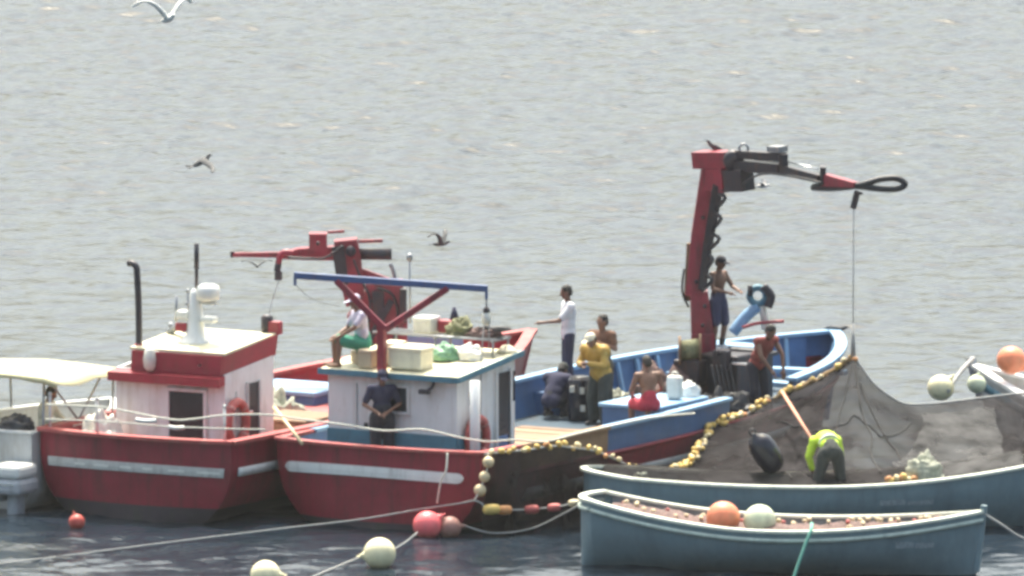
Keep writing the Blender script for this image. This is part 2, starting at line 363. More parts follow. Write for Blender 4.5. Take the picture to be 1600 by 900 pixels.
# ------------------------------------------------------------------ the sea
def sea():
    rng = np.random.default_rng(11)
    fx = np.arange(-20, 20.01, 0.125); fy = np.arange(-16, 112.01, 0.125)
    far = np.array([24., 32, 50, 90, 180, 400, 1000, 2500, 6000])
    xs = np.concatenate([-far[::-1], fx, far]); ys = np.concatenate([np.array([-3000., -1000, -400, -180, -90, -50, -30, -22]), fy, np.array([118., 130, 160, 220, 400, 900, 2500, 7000, 15000])])
    Xg, Yg = np.meshgrid(xs, ys); Z = np.zeros_like(Xg); DX = np.zeros_like(Xg); DY = np.zeros_like(Xg)
    for i in range(90):
        lam = 0.36 * (3.2 / 0.36) ** rng.random() ; k = 2 * math.pi / lam
        th = R(-90 + 18) + rng.normal(0, 0.62)
        a = 0.0064 * lam ** 0.55 * rng.uniform(0.5, 1.3)
        ph = rng.uniform(0, 2 * math.pi)
        q = k * (Xg * math.cos(th) + Yg * math.sin(th)) + ph
        # waves come in groups
        g = 0.65 + 0.35 * np.sin(k * 0.13 * (Xg * math.cos(th + 0.8) + Yg * math.sin(th + 0.8)) + ph * 2.1)
        Z += a * g * np.sin(q); DX -= 0.55 * a * g * np.cos(q) * math.cos(th) * -1; DY -= 0.55 * a * g * np.cos(q) * math.sin(th) * -1
    fade = np.clip((24 - np.abs(Xg)) / 4, 0, 1) * np.clip((Yg + 22) / 6, 0, 1) * np.clip((118 - Yg) / 6, 0, 1)
    e = np.clip((Yg - 22 + 5 * np.sin(Xg * .21 + .8) + 3 * np.sin(Yg * .16 + Xg * .33)) / 34, 0, 1); e = e * e * (3 - 2 * e)
    calm = 0.60 + 0.36 * e
    fade = fade * calm; Z *= fade; DX *= fade; DY *= fade
    ny, nx = Xg.shape
    co = np.stack([Xg + DX, Yg + DY, Z], -1).reshape(-1, 3)
    idx = np.arange(ny * nx).reshape(ny, nx)
    q = np.stack([idx[:-1, :-1], idx[:-1, 1:], idx[1:, 1:], idx[1:, :-1]], -1).reshape(-1, 4)
    me = bpy.data.meshes.new('sea'); me.vertices.add(len(co)); me.vertices.foreach_set('co', co.ravel().astype(np.float32))
    me.loops.add(q.size); me.loops.foreach_set('vertex_index', q.ravel().astype(np.int32))
    me.polygons.add(len(q)); me.polygons.foreach_set('loop_start', np.arange(0, q.size, 4, dtype=np.int32)); me.polygons.foreach_set('loop_total', np.full(len(q), 4, dtype=np.int32))
    me.polygons.foreach_set('use_smooth', np.ones(len(q), dtype=bool)); me.update(); me.validate()
    m = bpy.data.materials.new('sea_water'); m.use_nodes = True; n = m.node_tree; b = n.nodes['Principled BSDF']
    b.inputs['Base Color'].default_value = (0.012, 0.020, 0.030, 1); b.inputs['Roughness'].default_value = 0.10; b.inputs['IOR'].default_value = 1.333
    tc = n.nodes.new('ShaderNodeTexCoord'); mp = n.nodes.new('ShaderNodeMapping'); mp.inputs['Scale'].default_value = (1.0, 1.25, 1.0)
    ns = n.nodes.new('ShaderNodeTexNoise'); ns.inputs['Scale'].default_value = 5.5; ns.inputs['Detail'].default_value = 5; ns.inputs['Roughness'].default_value = 0.55
    bp = n.nodes.new('ShaderNodeBump'); bp.inputs['Strength'].default_value = 0.5; bp.inputs['Distance'].default_value = 0.02
    n.links.new(tc.outputs['Object'], mp.inputs[0]); n.links.new(mp.outputs[0], ns.inputs['Vector']); n.links.new(ns.outputs['Fac'], bp.inputs['Height'])
    mp2 = n.nodes.new('ShaderNodeMapping'); mp2.inputs['Scale'].default_value = (0.75, 1.3, 1.0); mp2.inputs['Rotation'].default_value = (0, 0, R(6))
    n2 = n.nodes.new('ShaderNodeTexNoise'); n2.inputs['Scale'].default_value = 1.7; n2.inputs['Detail'].default_value = 3; n2.inputs['Roughness'].default_value = 0.5
    b2 = n.nodes.new('ShaderNodeBump'); b2.inputs['Strength'].default_value = 1.0; b2.inputs['Distance'].default_value = 0.09
    n.links.new(tc.outputs['Object'], mp2.inputs[0]); n.links.new(mp2.outputs[0], n2.inputs['Vector']); n.links.new(n2.outputs['Fac'], b2.inputs['Height'])
    n.links.new(b2.outputs[0], bp.inputs['Normal']); n.links.new(bp.outputs[0], b.inputs['Normal'])
    sp = n.nodes.new('ShaderNodeSeparateXYZ'); mr = n.nodes.new('ShaderNodeMapRange'); mr.inputs['From Min'].default_value = 18; mr.inputs['From Max'].default_value = 60; mr.inputs['To Min'].default_value = 0.055; mr.inputs['To Max'].default_value = 0.085
    n.links.new(tc.outputs['Object'], sp.inputs[0]); n.links.new(sp.outputs[1], mr.inputs['Value']); n.links.new(mr.outputs[0], b2.inputs['Distance'])
    me.materials.append(m)
    o = bpy.data.objects.new('sea', me); COL.objects.link(o); o['kind'] = 'structure'
sea()

# ------------------------------------------------------------------ hulls
class Hull:
    """x to starboard, y forward, z up; origin at the stern on the waterline."""
    def __init__(s, L, b_stern, b_mid, z_stern, z_bow, z_min=None, keel=-0.45, rake=0.6, bulge=0.25, p_aft=3.0, p_fwd=1.5, full=2.4, ymin=0.35, stern_round=0.0):
        s.L, s.bs, s.bm, s.zs, s.zb, s.zm = L, b_stern, b_mid, z_stern, z_bow, z_min
        s.keel, s.rake, s.bulge, s.pa, s.pf, s.full, s.ymin, s.sr = keel, rake, bulge, p_aft, p_fwd, full, ymin, stern_round
    def sheer(s, t):
        if s.zm is None: return s.zs + (s.zb - s.zs) * t ** 2.3
        if t < s.ymin: return s.zm + (s.zs - s.zm) * ((s.ymin - t) / s.ymin) ** 2
        return s.zm + (s.zb - s.zm) * ((t - s.ymin) / (1 - s.ymin)) ** 2
    def beam(s, t):
        fwd = 1 - max(0, (t - 0.42) / 0.58) ** s.full
        aft = s.bs + (s.bm - s.bs) * min(1, t / 0.4) ** 0.8
        if s.sr: aft *= min(1, (t / s.sr)) ** 0.45 if t < s.sr else 1
        return max(0.03, aft * fwd)
    def zkeel(s, t): return s.keel * (1 - max(0, (t - 0.75) / 0.25) ** 2 * 0.9)
    def half(s, t, z):
        z0, z1 = s.zkeel(t), s.sheer(t)
        q = min(1.15, max(0.0, (z - z0) / (z1 - z0))); p = s.pa + (s.pf - s.pa) * max(0, t - 0.3) / 0.7
        return s.beam(t) * (1 - max(0, 1 - q) ** p) if q <= 1 else s.beam(t) * (1 + (q - 1) * 0.1)
    def pt(s, t, z, side, off=0.0):
        x = s.half(t, z); yr = s.rake * (max(0, t - 0.6) / 0.4) ** 2 * (z / s.zb)       # raked stem
        return Vector((side * (x + off), t * s.L + yr, z))
    def trans(s, xf, z, off=0.0):                     # point on the transom, xf in -1..1
        x = s.half(0, z) * xf
        return Vector((x, -s.bulge * (1 - abs(xf) ** 2.2) - off, z))
    def band(s, mb, zlo, zhi, t0=0.0, t1=1.0, n=40, rows=4, off=0.0, sides=(-1, 1), transom=True):
        for sd in sides:
            P = []
            for i in range(n + 1):
                t = t0 + (t1 - t0) * (i / n) ** (2.0 if s.sr else 1.0); a, b = zlo(t), zhi(t)
                P.append([s.pt(t, a + (b - a) * j / rows, sd, off) for j in range(rows + 1)])
            mb.grid(P)
        if transom and t0 == 0:
            P = []
            for i in range(25):
                xf = -1 + 2 * i / 24; a, b = zlo(0), zhi(0)
                P.append([s.trans(xf, a + (b - a) * j / rows, off) for j in range(rows + 1)])
            mb.grid(P)
        return mb
    def rail_path(s, dz=0.0, off=0.0, t0=0.0, t1=1.0, side=1, n=40):
        out = []
        for i in range(n + 1):
            t = t0 + (t1 - t0) * (i / n) ** (2.0 if s.sr else 1.0); p = s.pt(t, s.sheer(t), side, off) + Vector((0, 0, dz)); p.x = side * max(0.0, side * p.x); out.append(p)
        return out
    def deck(s, mb, zf, inset=0.04, t0=0.0, t1=0.985, n=40):
        P = []
        for i in range(n + 1):
            t = t0 + (t1 - t0) * i / n; z = zf(t); h = max(0.0, s.half(t, z) - inset); y = s.pt(t, z, 1).y
            if i == 0: y = 0.02
            P.append([Vector((h * (-1 + 2 * j / 8), y, z)) for j in range(9)])
        return mb.grid(P, smooth=False)
def ribbon(mb, path, wd, ht, closed=False):           # flat cap rail along a path
    path = [Vector(p) for p in path]; vs = []; n = len(path)
    for i, p in enumerate(path):
        t = path[min(i + 1, n - 1)] - path[max(i - 1, 0)]; t.z = 0; t = t.normalized() if t.length > 1e-6 else Vector((0, 1, 0))
        x = Vector((t.y, -t.x, 0))
        for sx, sz in ((-1, 0), (1, 0), (1, 1), (-1, 1)): vs.append(p + x * sx * wd / 2 + Vector((0, 0, sz * ht)))
    fs = []
    for i in range(n - 1):
        for k in range(4): fs.append((i * 4 + k, i * 4 + (k + 1) % 4, (i + 1) * 4 + (k + 1) % 4, (i + 1) * 4 + k))
    fs += [(0, 3, 2, 1), tuple((n - 1) * 4 + k for k in range(4))]
    return mb.add(vs, fs)
HEAD = R(-30)                                         # both fishing boats lie bow away, to the right
def lerp(a, b, t): return a + (b - a) * t

# ================================================================== fishing boat on the left (red, low wheelhouse with red trim)
OA = onz(212, 808, 0)
A = thing('fishing_boat', 'red fishing boat with red-trimmed white wheelhouse, exhaust pipe and radar mast', 'fishing boat', OA, HEAD, 'red fishing boats moored side by side')
HA = Hull(12.2, 1.85, 2.05, 1.32, 1.72, keel=-0.6, rake=0.9, bulge=0.22, p_aft=3.4, p_fwd=1.7)
WL = 0.16
HA.band(MB(), lambda t: HA.zkeel(t) + 0.02, lambda t: WL + 0.08, rows=4).part('hull_bottom', 'antifoul', A)
HA.band(MB(), lambda t: WL + 0.08, HA.sheer, rows=8).part('hull_topside', 'hull_red', A)
HA.band(MB(), lambda t: 0.70, lambda t: HA.sheer(t) - 0.01, rows=3, off=-0.09).part('bulwark_inside', 'trim_red', A)
HA.deck(MB(), lambda t: 0.74 + 0.25 * max(0, t - .45)).part('deck', 'deck', A)
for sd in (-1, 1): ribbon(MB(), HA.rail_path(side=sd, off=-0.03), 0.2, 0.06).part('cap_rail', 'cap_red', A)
ribbon(MB(), [HA.trans(-1 + i / 12, HA.sheer(0)) + Vector((0, .03, .002)) for i in range(25)], 0.2, 0.06).part('cap_rail', 'cap_red', A)
def stripe(H, zc, hh, x0, x1, parent, sag=0.0, m='stripe', rise=0.0, square=False):
    mb = MB(); pts = []; n = 80
    for i in range(n + 1):
        xf = lerp(x0, x1, i / n); e = min(i, n - i) / 3.0; h = hh * (1 if (e >= 1 or square) else math.sqrt(max(0.0, 1 - (1 - e) ** 2)) * 0.9 + 0.1)
        z = zc - sag * (xf ** 2) + rise * xf
        pts.append((xf, z - h, z + h))
    P = [[H.trans(xf, a, .0), H.trans(xf, a, .035), H.trans(xf, lerp(a, b, .5), .04), H.trans(xf, b, .035), H.trans(xf, b, .0)] for xf, a, b in pts]
    mb.grid(P, smooth=False); return mb.part('stripe_board', m, parent)
sa = stripe(HA, 0.86, 0.075, -0.90, 0.95, A, sag=0.02, m='stripe_worn', square=True)
for k, (a, b) in enumerate(((-.58, -.46), (-.36, -.20), (-.08, .04), (.16, .26), (.42, .58), (.70, .92))):      # worn pale patches of lettering
    mb = MB(); P = []
    for i in range(5):
        xf = lerp(a, b, i / 4); P.append([HA.trans(xf, z - .02 * xf * xf, .046) for z in (0.835, 0.875)])
    mb.grid(P).part('worn_mark', 'letter_pale', sa)
# stripe continuing on the starboard quarter
HA.band(MB(), lambda t: 0.78, lambda t: 0.92, t0=0.015, t1=0.14, n=10, rows=1, off=0.03, sides=(1,), transom=False).part('stripe_board', 'stripe', A, solid=0.03)

def wheelhouse(parent, cx, y0, wd, ln, z0, z1, rise, wallm, over=0.12):
    mb = MB(); h = wd / 2
    P = lambda x, y, z: Vector((cx + x, y0 + y, z))
    t = 0.06
    # four walls as slabs, roof line rising forward
    def slab(a, b, za, zb2, nrm):
        nrm = Vector(nrm) * t
        q = [a + Vector((0, 0, z0)), b + Vector((0, 0, z0)), b + Vector((0, 0, zb2)), a + Vector((0, 0, za))]
        mb.prism(q, nrm)
    slab(P(-h, 0, 0), P(h, 0, 0), z1, z1, (0, 1, 0)); slab(P(-h, ln, 0), P(h, ln, 0), z1 + rise, z1 + rise, (0, -1, 0))
    slab(P(h, t + .003, 0), P(h, ln - t - .003, 0), z1, z1 + rise, (-1, 0, 0)); slab(P(-h, t + .003, 0), P(-h, ln - t - .003, 0), z1, z1 + rise, (1, 0, 0))
    return mb.part('wheelhouse', wallm, parent)
def roof_slab(parent, cx, y0, y1, wd, z0, z1, th, m, name='roof'):
    h = wd / 2; q = [(cx - h, y0, z0), (cx + h, y0, z0), (cx + h, y1, z1), (cx - h, y1, z1)]
    return MB().prism([Vector(p) for p in q], (0, 0, th)).part(name, m, parent)
# wheelhouse of the left boat: local y0 = 1.1
wa = wheelhouse(A, 0.0, 1.1, 2.12, 1.55, 0.74, 2.31, 0.16, 'white_paint')
# red eyebrow and upper red coaming
MB().prism([(-1.10, 0.90, 2.11), (1.07, 0.90, 2.11), (1.07, 1.085, 2.14), (-1.10, 1.085, 2.14)], (0, 0, 0.15)).part('eyebrow', 'trim_red', wa)
MB().prism([(-0.72, 1.02, 2.29), (1.02, 1.02, 2.29), (1.05, 1.02, 2.62), (-0.70, 1.02, 2.62)], (0, 0.06, 0)).part('upper_coaming', 'trim_red', wa)
MB().prism([(1.02, 1.09, 2.29), (1.05, 2.74, 2.47), (1.10, 2.74, 2.82), (1.05, 1.09, 2.62)], (-0.06, 0, 0)).part('upper_coaming', 'trim_red', wa)
ra = roof_slab(A, 0.16, 1.06, 2.72, 1.84, 2.63, 2.80, 0.04, 'roof_cream')
MB().box((0.62, 1.045, 2.45), (0.09, 0.05, 0.07), bev=.015).part('deck_light', 'radar_white', wa)
MB().lathe((-0.33, 1.00, 2.30), [(0.05, 0), (0.10, 0.06), (0.115, 0.2), (0.09, 0.34), (0.04, 0.40)], 12).part('fender', 'plastic_white', wa)
# door in the aft face and side door
d = MB().box((0.34, 1.085, 1.36), (0.66, 0.05, 1.24)).part('doorway', 'dark_opening', wa)
fb = MB(); fb.box((-0.02, 1.07, 1.36), (0.05, 0.07, 1.30), bev=.008).box((0.70, 1.07, 1.36), (0.05, 0.07, 1.30), bev=.008).box((0.34, 1.068, 2.015), (0.77, 0.07, 0.05), bev=.008); fb.part('door_frame', 'white_paint', d)
d2 = MB().box((1.05, 1.98, 1.44), (0.05, 0.34, 1.30)).part('doorway', 'dark_opening', wa)
fb = MB(); fb.box((1.068, 1.785, 1.44), (0.06, 0.05, 1.36), bev=.008).box((1.068, 2.175, 1.44), (0.06, 0.05, 1.36), bev=.008); fb.part('door_frame', 'grey_white', d2)
MB().box((1.085, 1.86, 1.62), (0.03, 0.14, 0.04), bev=.01).part('door_handle', 'chrome', d2)
MB().box((1.068, 1.45, 1.72), (0.02, 0.03, 0.55)).part('seam_trim', 'grey_white', wa)
MB().box((1.02, 2.78, 2.92), (0.22, 0.14, 0.22), bev=.02).part('light_box', 'trim_red', wa)
MB().lathe((0.86, 2.78, 2.83), [(0.09, 0), (0.10, 0.1), (0.10, 0.26), (0.06, 0.30)], 12).part('vent', 'crane_dark', wa)
# exhaust
ex = MB(); ex.tube(spline([(-0.70, 1.25, 2.28), (-0.70, 1.25, 3.2), (-0.73, 1.25, 3.86), (-0.75, 1.25, 3.99), (-0.82, 1.25, 4.04), (-0.90, 1.25, 4.04)], 5), 0.055, 12); ex.part('exhaust_pipe', 'crane_dark', A)
MB().lathe((-0.70, 1.25, 2.29), [(0.12, 0), (0.12, 0.25), (0.085, 0.32), (0.07, 0.42)], 14).part('exhaust_lagging', 'trim_red', A)
# mast with radar
mast = MB().lathe((0.10, 1.75, 2.70), [(0.30, 0), (0.27, 0.06), (0.16, 0.16), (0.12, 0.5), (0.09, 0.85), (0.05, 0.92)], 14).part('mast_base', 'white_paint', A)
MB().tube([(0.12, 1.75, 3.5), (0.12, 1.75, 4.35)], 0.03, 8).tube([(0.12, 1.75, 3.95), (0.12, 1.75, 4.38)], 0.042, 8).part('mast_pole', 'crane_dark', mast)
MB().lathe((0.34, 1.75, 3.44), [(0.15, 0), (0.19, 0.03), (0.20, 0.16), (0.18, 0.24), (0.10, 0.27)], 18).part('radar_dome', 'radar_white', mast)
MB().box((0.30, 1.75, 3.40), (0.44, 0.1, 0.05), bev=.01).part('radar_bracket', 'grey_white', mast)
MB().box((-0.12, 1.75, 3.18), (0.24, 0.22, 0.14), bev=.03).part('equipment_box', 'radar_white', mast)
MB().box((0.36, 1.75, 3.12), (0.24, 0.2, 0.1), bev=.03).part('equipment_box', 'radar_white', mast)
MB().box((-0.12, 1.66, 2.98), (0.2, 0.12, 0.14), bev=.02).part('port_light', 'trim_red', mast)
MB().tube([(-0.28, 1.75, 3.05), (-0.27, 1.75, 3.48)], 0.025, 8).part('antenna', 'steel', mast)
MB().tube([(-0.04, 1.75, 3.2), (-0.05, 1.75, 3.55)], 0.02, 8).ball((-0.05, 1.75, 3.58), 0.035, 8, 6).ball((-0.05, 1.75, 3.36), 0.045, 8, 6).part('antenna', 'steel', mast)
MB().tube(spline([(-0.7, 2.2, 2.8), (-0.45, 2.1, 2.92), (-0.2, 1.9, 2.9)], 5), 0.06, 8).ball((-0.66, 2.2, 2.92), 0.05, 8, 6).part('roof_hose', 'steel', ra)
# rail stanchions
for x, y in ((-1.72, 0.1), (-0.68, -0.1), (1.66, 0.1)):
    MB().tube([(x, y, 1.25), (x, y, 1.92)], 0.025, 8).ball((x, y, 1.93), 0.035, 8, 6).part('stanchion', 'grey_white', A)
# gear along the port side aft
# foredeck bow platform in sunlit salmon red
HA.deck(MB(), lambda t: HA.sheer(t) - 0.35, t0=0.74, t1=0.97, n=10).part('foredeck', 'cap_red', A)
MB().box((-0.2, 10.1, 1.75), (0.9, 0.5, 0.5), bev=.05).part('hatch', 'blue_light', A)
MB().box((-0.95, 6.7, 1.05), (1.5, 1.3, 0.56), bev=.03).part('gear_locker', 'blue', A)
MB().box((-0.95, 6.7, 1.37), (1.6, 1.4, 0.08), bev=.02).part('locker_lid', 'blue_light', A)
MB().box((0.9, 3.6, 1.02), (1.1, 1.2, 0.56), bev=.02).part('hatch', 'ply', A)
MB().box((0.9, 3.6, 1.33), (1.16, 1.26, 0.05), bev=.01).part('hatch_lid', 'wood', A)

# crane on the left boat (folded), built standing on its deck
YC = 7.4
def c1(u, v, dy=0.0): return at(u, v, YC + dy)
px = 1 / 92.5
ca = MB().bar(c1(603, 660), c1(603, 600), 0.8, 0.8, .04).tbar(c1(603, 605), c1(604, 500), 66 * px, 66 * px, 0.6).tbar(c1(604, 500), c1(600, 440), 66 * px, 58 * px, 0.6).part('crane', 'crane_red', A, world=True, label='folded red hydraulic crane')
MB().bar(c1(592, 505, -.32), c1(590, 455, -.32), 0.2, 0.1, .01).part('recess_plate', 'crane_dark', ca, world=True)
MB().bar(c1(630, 490, -.25), c1(630, 450, -.25), 0.12, 0.3, .01).part('side_plate', 'crane_dark', ca, world=True)
MB().tbar(c1(556, 475), c1(543, 400), 30 * px, 42 * px, 0.4).tbar(c1(543, 402), c1(540, 374), 42 * px, 36 * px, 0.4).part('mast_head', 'crane_red', ca, world=True)
MB().tbar(c1(536, 445, -.22), c1(528, 385, -.22), 18 * px, 20 * px, 0.08).part('mast_cheek', 'crane_dark', ca, world=True)
MB().lathe(c1(548, 392, -.2), [(0.09, 0), (0.09, 0.10)], 14, Matrix.Rotation(R(90), 3, 'X')).part('pivot_pin', 'crane_dark', ca, world=True)
MB().tbar(c1(560, 470), c1(600, 500), 60 * px, 50 * px, 0.5).part('slew_housing', 'crane_red', ca, world=True)
MB().tube([c1(552, 397), c1(612, 397)], 0.10, 14).part('hydraulic_cylinder', 'crane_dark', ca, world=True)
MB().tbar(c1(556, 424), c1(628, 446), 16 * px, 8 * px, 0.14).part('strut_arm', 'crane_red', ca, world=True)
MB().bar(c1(560, 377), c1(598, 376), 0.06, 0.06, .01).part('feed_rod', 'crane_red', ca, world=True)
MB().bar(c1(512, 363), c1(538, 361), 0.05, 0.05, .01).part('feed_rod', 'crane_red', ca, world=True)
MB().tbar(c1(497, 396), c1(497, 364), 28 * px, 28 * px, 0.35).part('boom_box', 'crane_red', ca, world=True)
MB().tbar(c1(530, 395), c1(470, 396), 22 * px, 18 * px, 0.3).tbar(c1(470, 396), c1(440, 399), 18 * px, 10 * px, 0.24).part('folded_boom', 'crane_red', ca, world=True)
MB().tbar(c1(445, 398), c1(364, 398), 9 * px, 6 * px, 0.12).part('boom_extension', 'crane_red', ca, world=True)
MB().bar(c1(363, 402), c1(363, 392), 0.07, 0.1, .01).part('boom_tip', 'crane_dark', ca, world=True)
MB().tube(spline([c1(458, 396, -.2), c1(446, 394, -.2), c1(438, 400, -.2), c1(434, 416, -.2)], 5), 0.055, 10).part('hook_arm', 'crane_red', ca, world=True)
MB().tube(spline([c1(435, 412, -.2), c1(433, 424, -.2)], 3), 0.06, 10).bar(c1(435, 424, -.2), c1(435, 438, -.2), 0.13, 0.1, .02).part('hook_block', 'crane_dark', ca, world=True)
MB().tube(spline([c1(610, 412), c1(615, 425), c1(619, 446)], 4), 0.035, 8).part('hose', 'steel', ca, world=True)
for pts in ([(552, 405), (566, 440), (578, 470), (574, 520)], [(535, 384), (510, 402), (480, 404), (450, 402)], [(590, 450), (614, 462), (622, 500), (612, 540)]): MB().tube(spline([c1(u, v, -.34) for u, v in pts], 6), 0.022, 7).part('hose', 'black_rubber', ca, world=True)
for u, v in ((583, 470), (583, 540), (622, 520), (622, 575), (497, 380), (520, 396)): MB().lathe(c1(u, v, -.31), [(.035, 0), (.035, .05), (.02, .06)], 8, Matrix.Rotation(R(90), 3, 'X')).part('pin', 'crane_dark', ca, world=True)
MB().tbar(c1(560, 560, -.33), c1(612, 470, -.33), 10 * px, 10 * px, .1).part('ram', 'crane_dark', ca, world=True)
MB().tube(spline([c1(436, 438, -.2), c1(424, 475, -.2), c1(418, 510, -.2)], 4), 0.007, 6).part('crane_wire', 'rope_grey', ca, world=True)

# ================================================================== fishing boat in the middle (red and blue, big crane)
OB = onz(592, 822, 0)
B = thing('fishing_boat', 'red and blue fishing boat with white wheelhouse, blue gantry beam and raised crane', 'fishing boat', OB, HEAD, 'red fishing boats moored side by side')
HB = Hull(15.2, 1.95, 2.2, 1.30, 1.58, full=3.6, keel=-0.7, rake=0.5, bulge=0.26, p_aft=2.9, p_fwd=1.6)
def rub(t): return HB.sheer(t) - 0.40
HB.band(MB(), lambda t: HB.zkeel(t) + 0.02, lambda t: 0.10, rows=4).part('hull_bottom', 'antifoul', B)
T1, T2, T3, T4 = 0.075, 0.255, 0.52, 0.68
HB.band(MB(), lambda t: 0.10, rub, rows=7).part('hull_topside', 'hull_red', B)
HB.band(MB(), rub, HB.sheer, t1=T1, rows=3, n=8).part('bulwark', 'hull_red', B)
HB.band(MB(), rub, HB.sheer, t0=T1, t1=T2, rows=3, n=10, sides=(1,)).part('bulwark', 'ply', B, label='brown wooden bulwark section')
HB.band(MB(), rub, HB.sheer, t0=T2, t1=T3, rows=3, n=14, sides=(1,)).part('bulwark', 'blue', B)
HB.band(MB(), rub, HB.sheer, t0=T4, t1=1, rows=3, n=14, sides=(1,)).part('bulwark', 'blue', B)
HB.band(MB(), rub, HB.sheer, t0=T1, t1=1, rows=3, n=40, sides=(-1,)).part('bulwark', 'blue', B)
HB.band(MB(), lambda t: 0.74, lambda t: HB.sheer(t) - .012, t0=T1, t1=T3, rows=2, n=24, off=-0.10, sides=(1,)).part('bulwark_inside', 'blue', B)
HB.band(MB(), lambda t: 0.74, lambda t: HB.sheer(t) - .012, t0=T4, t1=.97, rows=2, n=16, off=-0.10, sides=(1,)).part('bulwark_inside', 'blue', B)
HB.band(MB(), lambda t: 0.74, lambda t: HB.sheer(t) - .012, t0=0, t1=.97, rows=2, n=40, off=-0.10, sides=(-1,), transom=False).part('bulwark_inside', 'blue', B)
HB.deck(MB(), lambda t: 0.76 + 0.3 * max(0, t - .5)).part('deck', 'deck_blue', B)
ribbon(MB(), HB.rail_path(side=1, t0=T1, t1=T2, off=-.04, n=10), 0.2, 0.05).part('cap_rail', 'ply', B)
ribbon(MB(), HB.rail_path(side=1, t0=T2, t1=T3, off=-.04, n=14), 0.2, 0.05).part('cap_rail', 'blue_light', B)
ribbon(MB(), HB.rail_path(side=1, t0=T4, t1=.995, off=-.05, n=20), 0.20, 0.06).part('cap_rail', 'blue_light', B)
ribbon(MB(), HB.rail_path(side=-1, t0=T1, t1=.995, off=-.05), 0.20, 0.06).part('cap_rail', 'blue_light', B)
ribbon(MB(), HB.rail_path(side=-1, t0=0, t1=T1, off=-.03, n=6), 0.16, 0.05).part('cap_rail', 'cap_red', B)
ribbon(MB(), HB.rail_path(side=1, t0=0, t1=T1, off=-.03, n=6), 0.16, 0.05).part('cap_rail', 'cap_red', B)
ribbon(MB(), [HB.trans(-1 + i / 12, HB.sheer(0)) + Vector((0, .03, .002)) for i in range(25)], 0.16, 0.05).part('cap_rail', 'cap_red', B)
stripe(HB, 0.93, 0.085, -0.90, 0.86, B, sag=0.05)
HB.band(MB(), lambda t: 0.36, lambda t: 0.58, t0=0.1, t1=0.72, n=30, rows=1, off=0.012, sides=(1,), transom=False).part('boot_stripe', 'stripe', B, solid=0.015)
HB.band(MB(), lambda t: rub(t) - .05, lambda t: rub(t) + .02, t0=0.06, t1=0.99, n=40, rows=1, off=0.03, transom=False).part('rubbing_strake', 'hull_red', B, solid=0.05)
# ribs inside the bow
for i in range(9):
    t = 0.70 + i * 0.031
    for sd in (-1, 1):
        a = HB.pt(t, 0.9, sd, -.16); b = HB.pt(t, HB.sheer(t) - .02, sd, -.14)
        MB().bar(a, b, 0.07, 0.07, .01).part('rib', 'blue_light', B)
MB().box((0.1, 13.0, 1.22), (2.9, 0.24, 0.09), R(10), bev=.02).part('thwart', 'blue_light', B)
MB().box((0.2, 11.9, 1.15), (3.1, 0.22, 0.09), R(-8), bev=.02).part('thwart', 'blue_light', B)
MB().bar((0, 15.25, 0.1), (0.0, 15.74, 1.66), 0.14, 0.16, .02).part('stem_post', 'blue', B)
# wheelhouse
wb = wheelhouse(B, -0.30, 0.95, 2.46, 1.9, 0.76, 2.36, 0.22, 'white_paint')
rb = roof_slab(B, -0.30, 0.80, 2.95, 2.66, 2.345, 2.58, 0.07, 'roof_cream')
mb = MB(); mb.prism([(-1.64, 0.785, 2.33), (1.04, 0.785, 2.33), (1.04, 0.785, 2.43), (-1.64, 0.785, 2.43)], (0, .02, 0)); mb.prism([(1.035, 0.81, 2.335), (1.035, 2.95, 2.57), (1.035, 2.95, 2.665), (1.035, 0.81, 2.43)], (.025, 0, 0)); mb.part('roof_edge', 'blue_teal', rb)
mb = MB(); mb.box((-0.3, 0.935, 1.10), (2.47, 0.03, 0.66)); mb.box((0.945, 1.4, 1.10), (0.03, 0.9, 0.66)); mb.part('base_band', 'blue_teal', wb)
wn = MB().box((-0.22, 0.94, 1.98), (0.44, 0.04, 0.40)).part('window', 'glass_dark', wb)
fb = MB(); fb.box((-0.46, 0.93, 1.98), (0.05, 0.06, 0.50), bev=.006).box((0.02, 0.93, 1.98), (0.05, 0.06, 0.50), bev=.006).box((-0.22, 0.93, 1.755), (0.43, 0.058, 0.05), bev=.006).box((-0.22, 0.93, 2.205), (0.43, 0.058, 0.05), bev=.006); fb.part('window_frame', 'white_paint', wn)
MB().box((-0.80, 0.935, 1.52), (0.07, 0.03, 0.07), bev=.02).part('vent_hole', 'dark_opening', wb)
MB().box((-0.98, 0.938, 1.5), (0.02, 0.03, 1.4)).part('wall_seam', 'grey_white', wb)
mb = MB(); mb.tube(spline([(0.50, 0.92, 2.30), (0.52, 0.84, 2.24), (0.46, 0.80, 2.18)], 4), .03, 8); mb.box((0.40, 0.80, 2.16), (0.2, .1, .08), bev=.02); mb.part('flood_light', 'crane_dark', wb)
MB().box((0.945, 1.45, 2.02), (0.03, 0.2, 0.22), bev=.005).part('porthole', 'glass_dark', wb)
d3 = MB().box((0.94, 2.42, 1.56), (0.05, 0.42, 1.56)).part('doorway', 'dark_opening', wb)
MB().box((0.958, 2.38, 1.02), (0.04, 0.34, 0.55), bev=.01).part('door_panel', 'blue', d3)
fb = MB(); fb.box((0.955, 2.185, 1.56), (0.07, 0.05, 1.62), bev=.006).box((0.955, 2.655, 1.58), (0.07, 0.05, 1.62), bev=.006); fb.part('door_frame', 'white_paint', d3)
MB().box((0.945, 2.755, 2.08), (0.03, 0.10, 0.5)).part('window', 'glass_dark', wb)
MB().tube([(1.30, 0.9, 0.78), (1.30, 0.9, 2.38)], 0.085, 12).part('corner_post', 'white_paint', B)
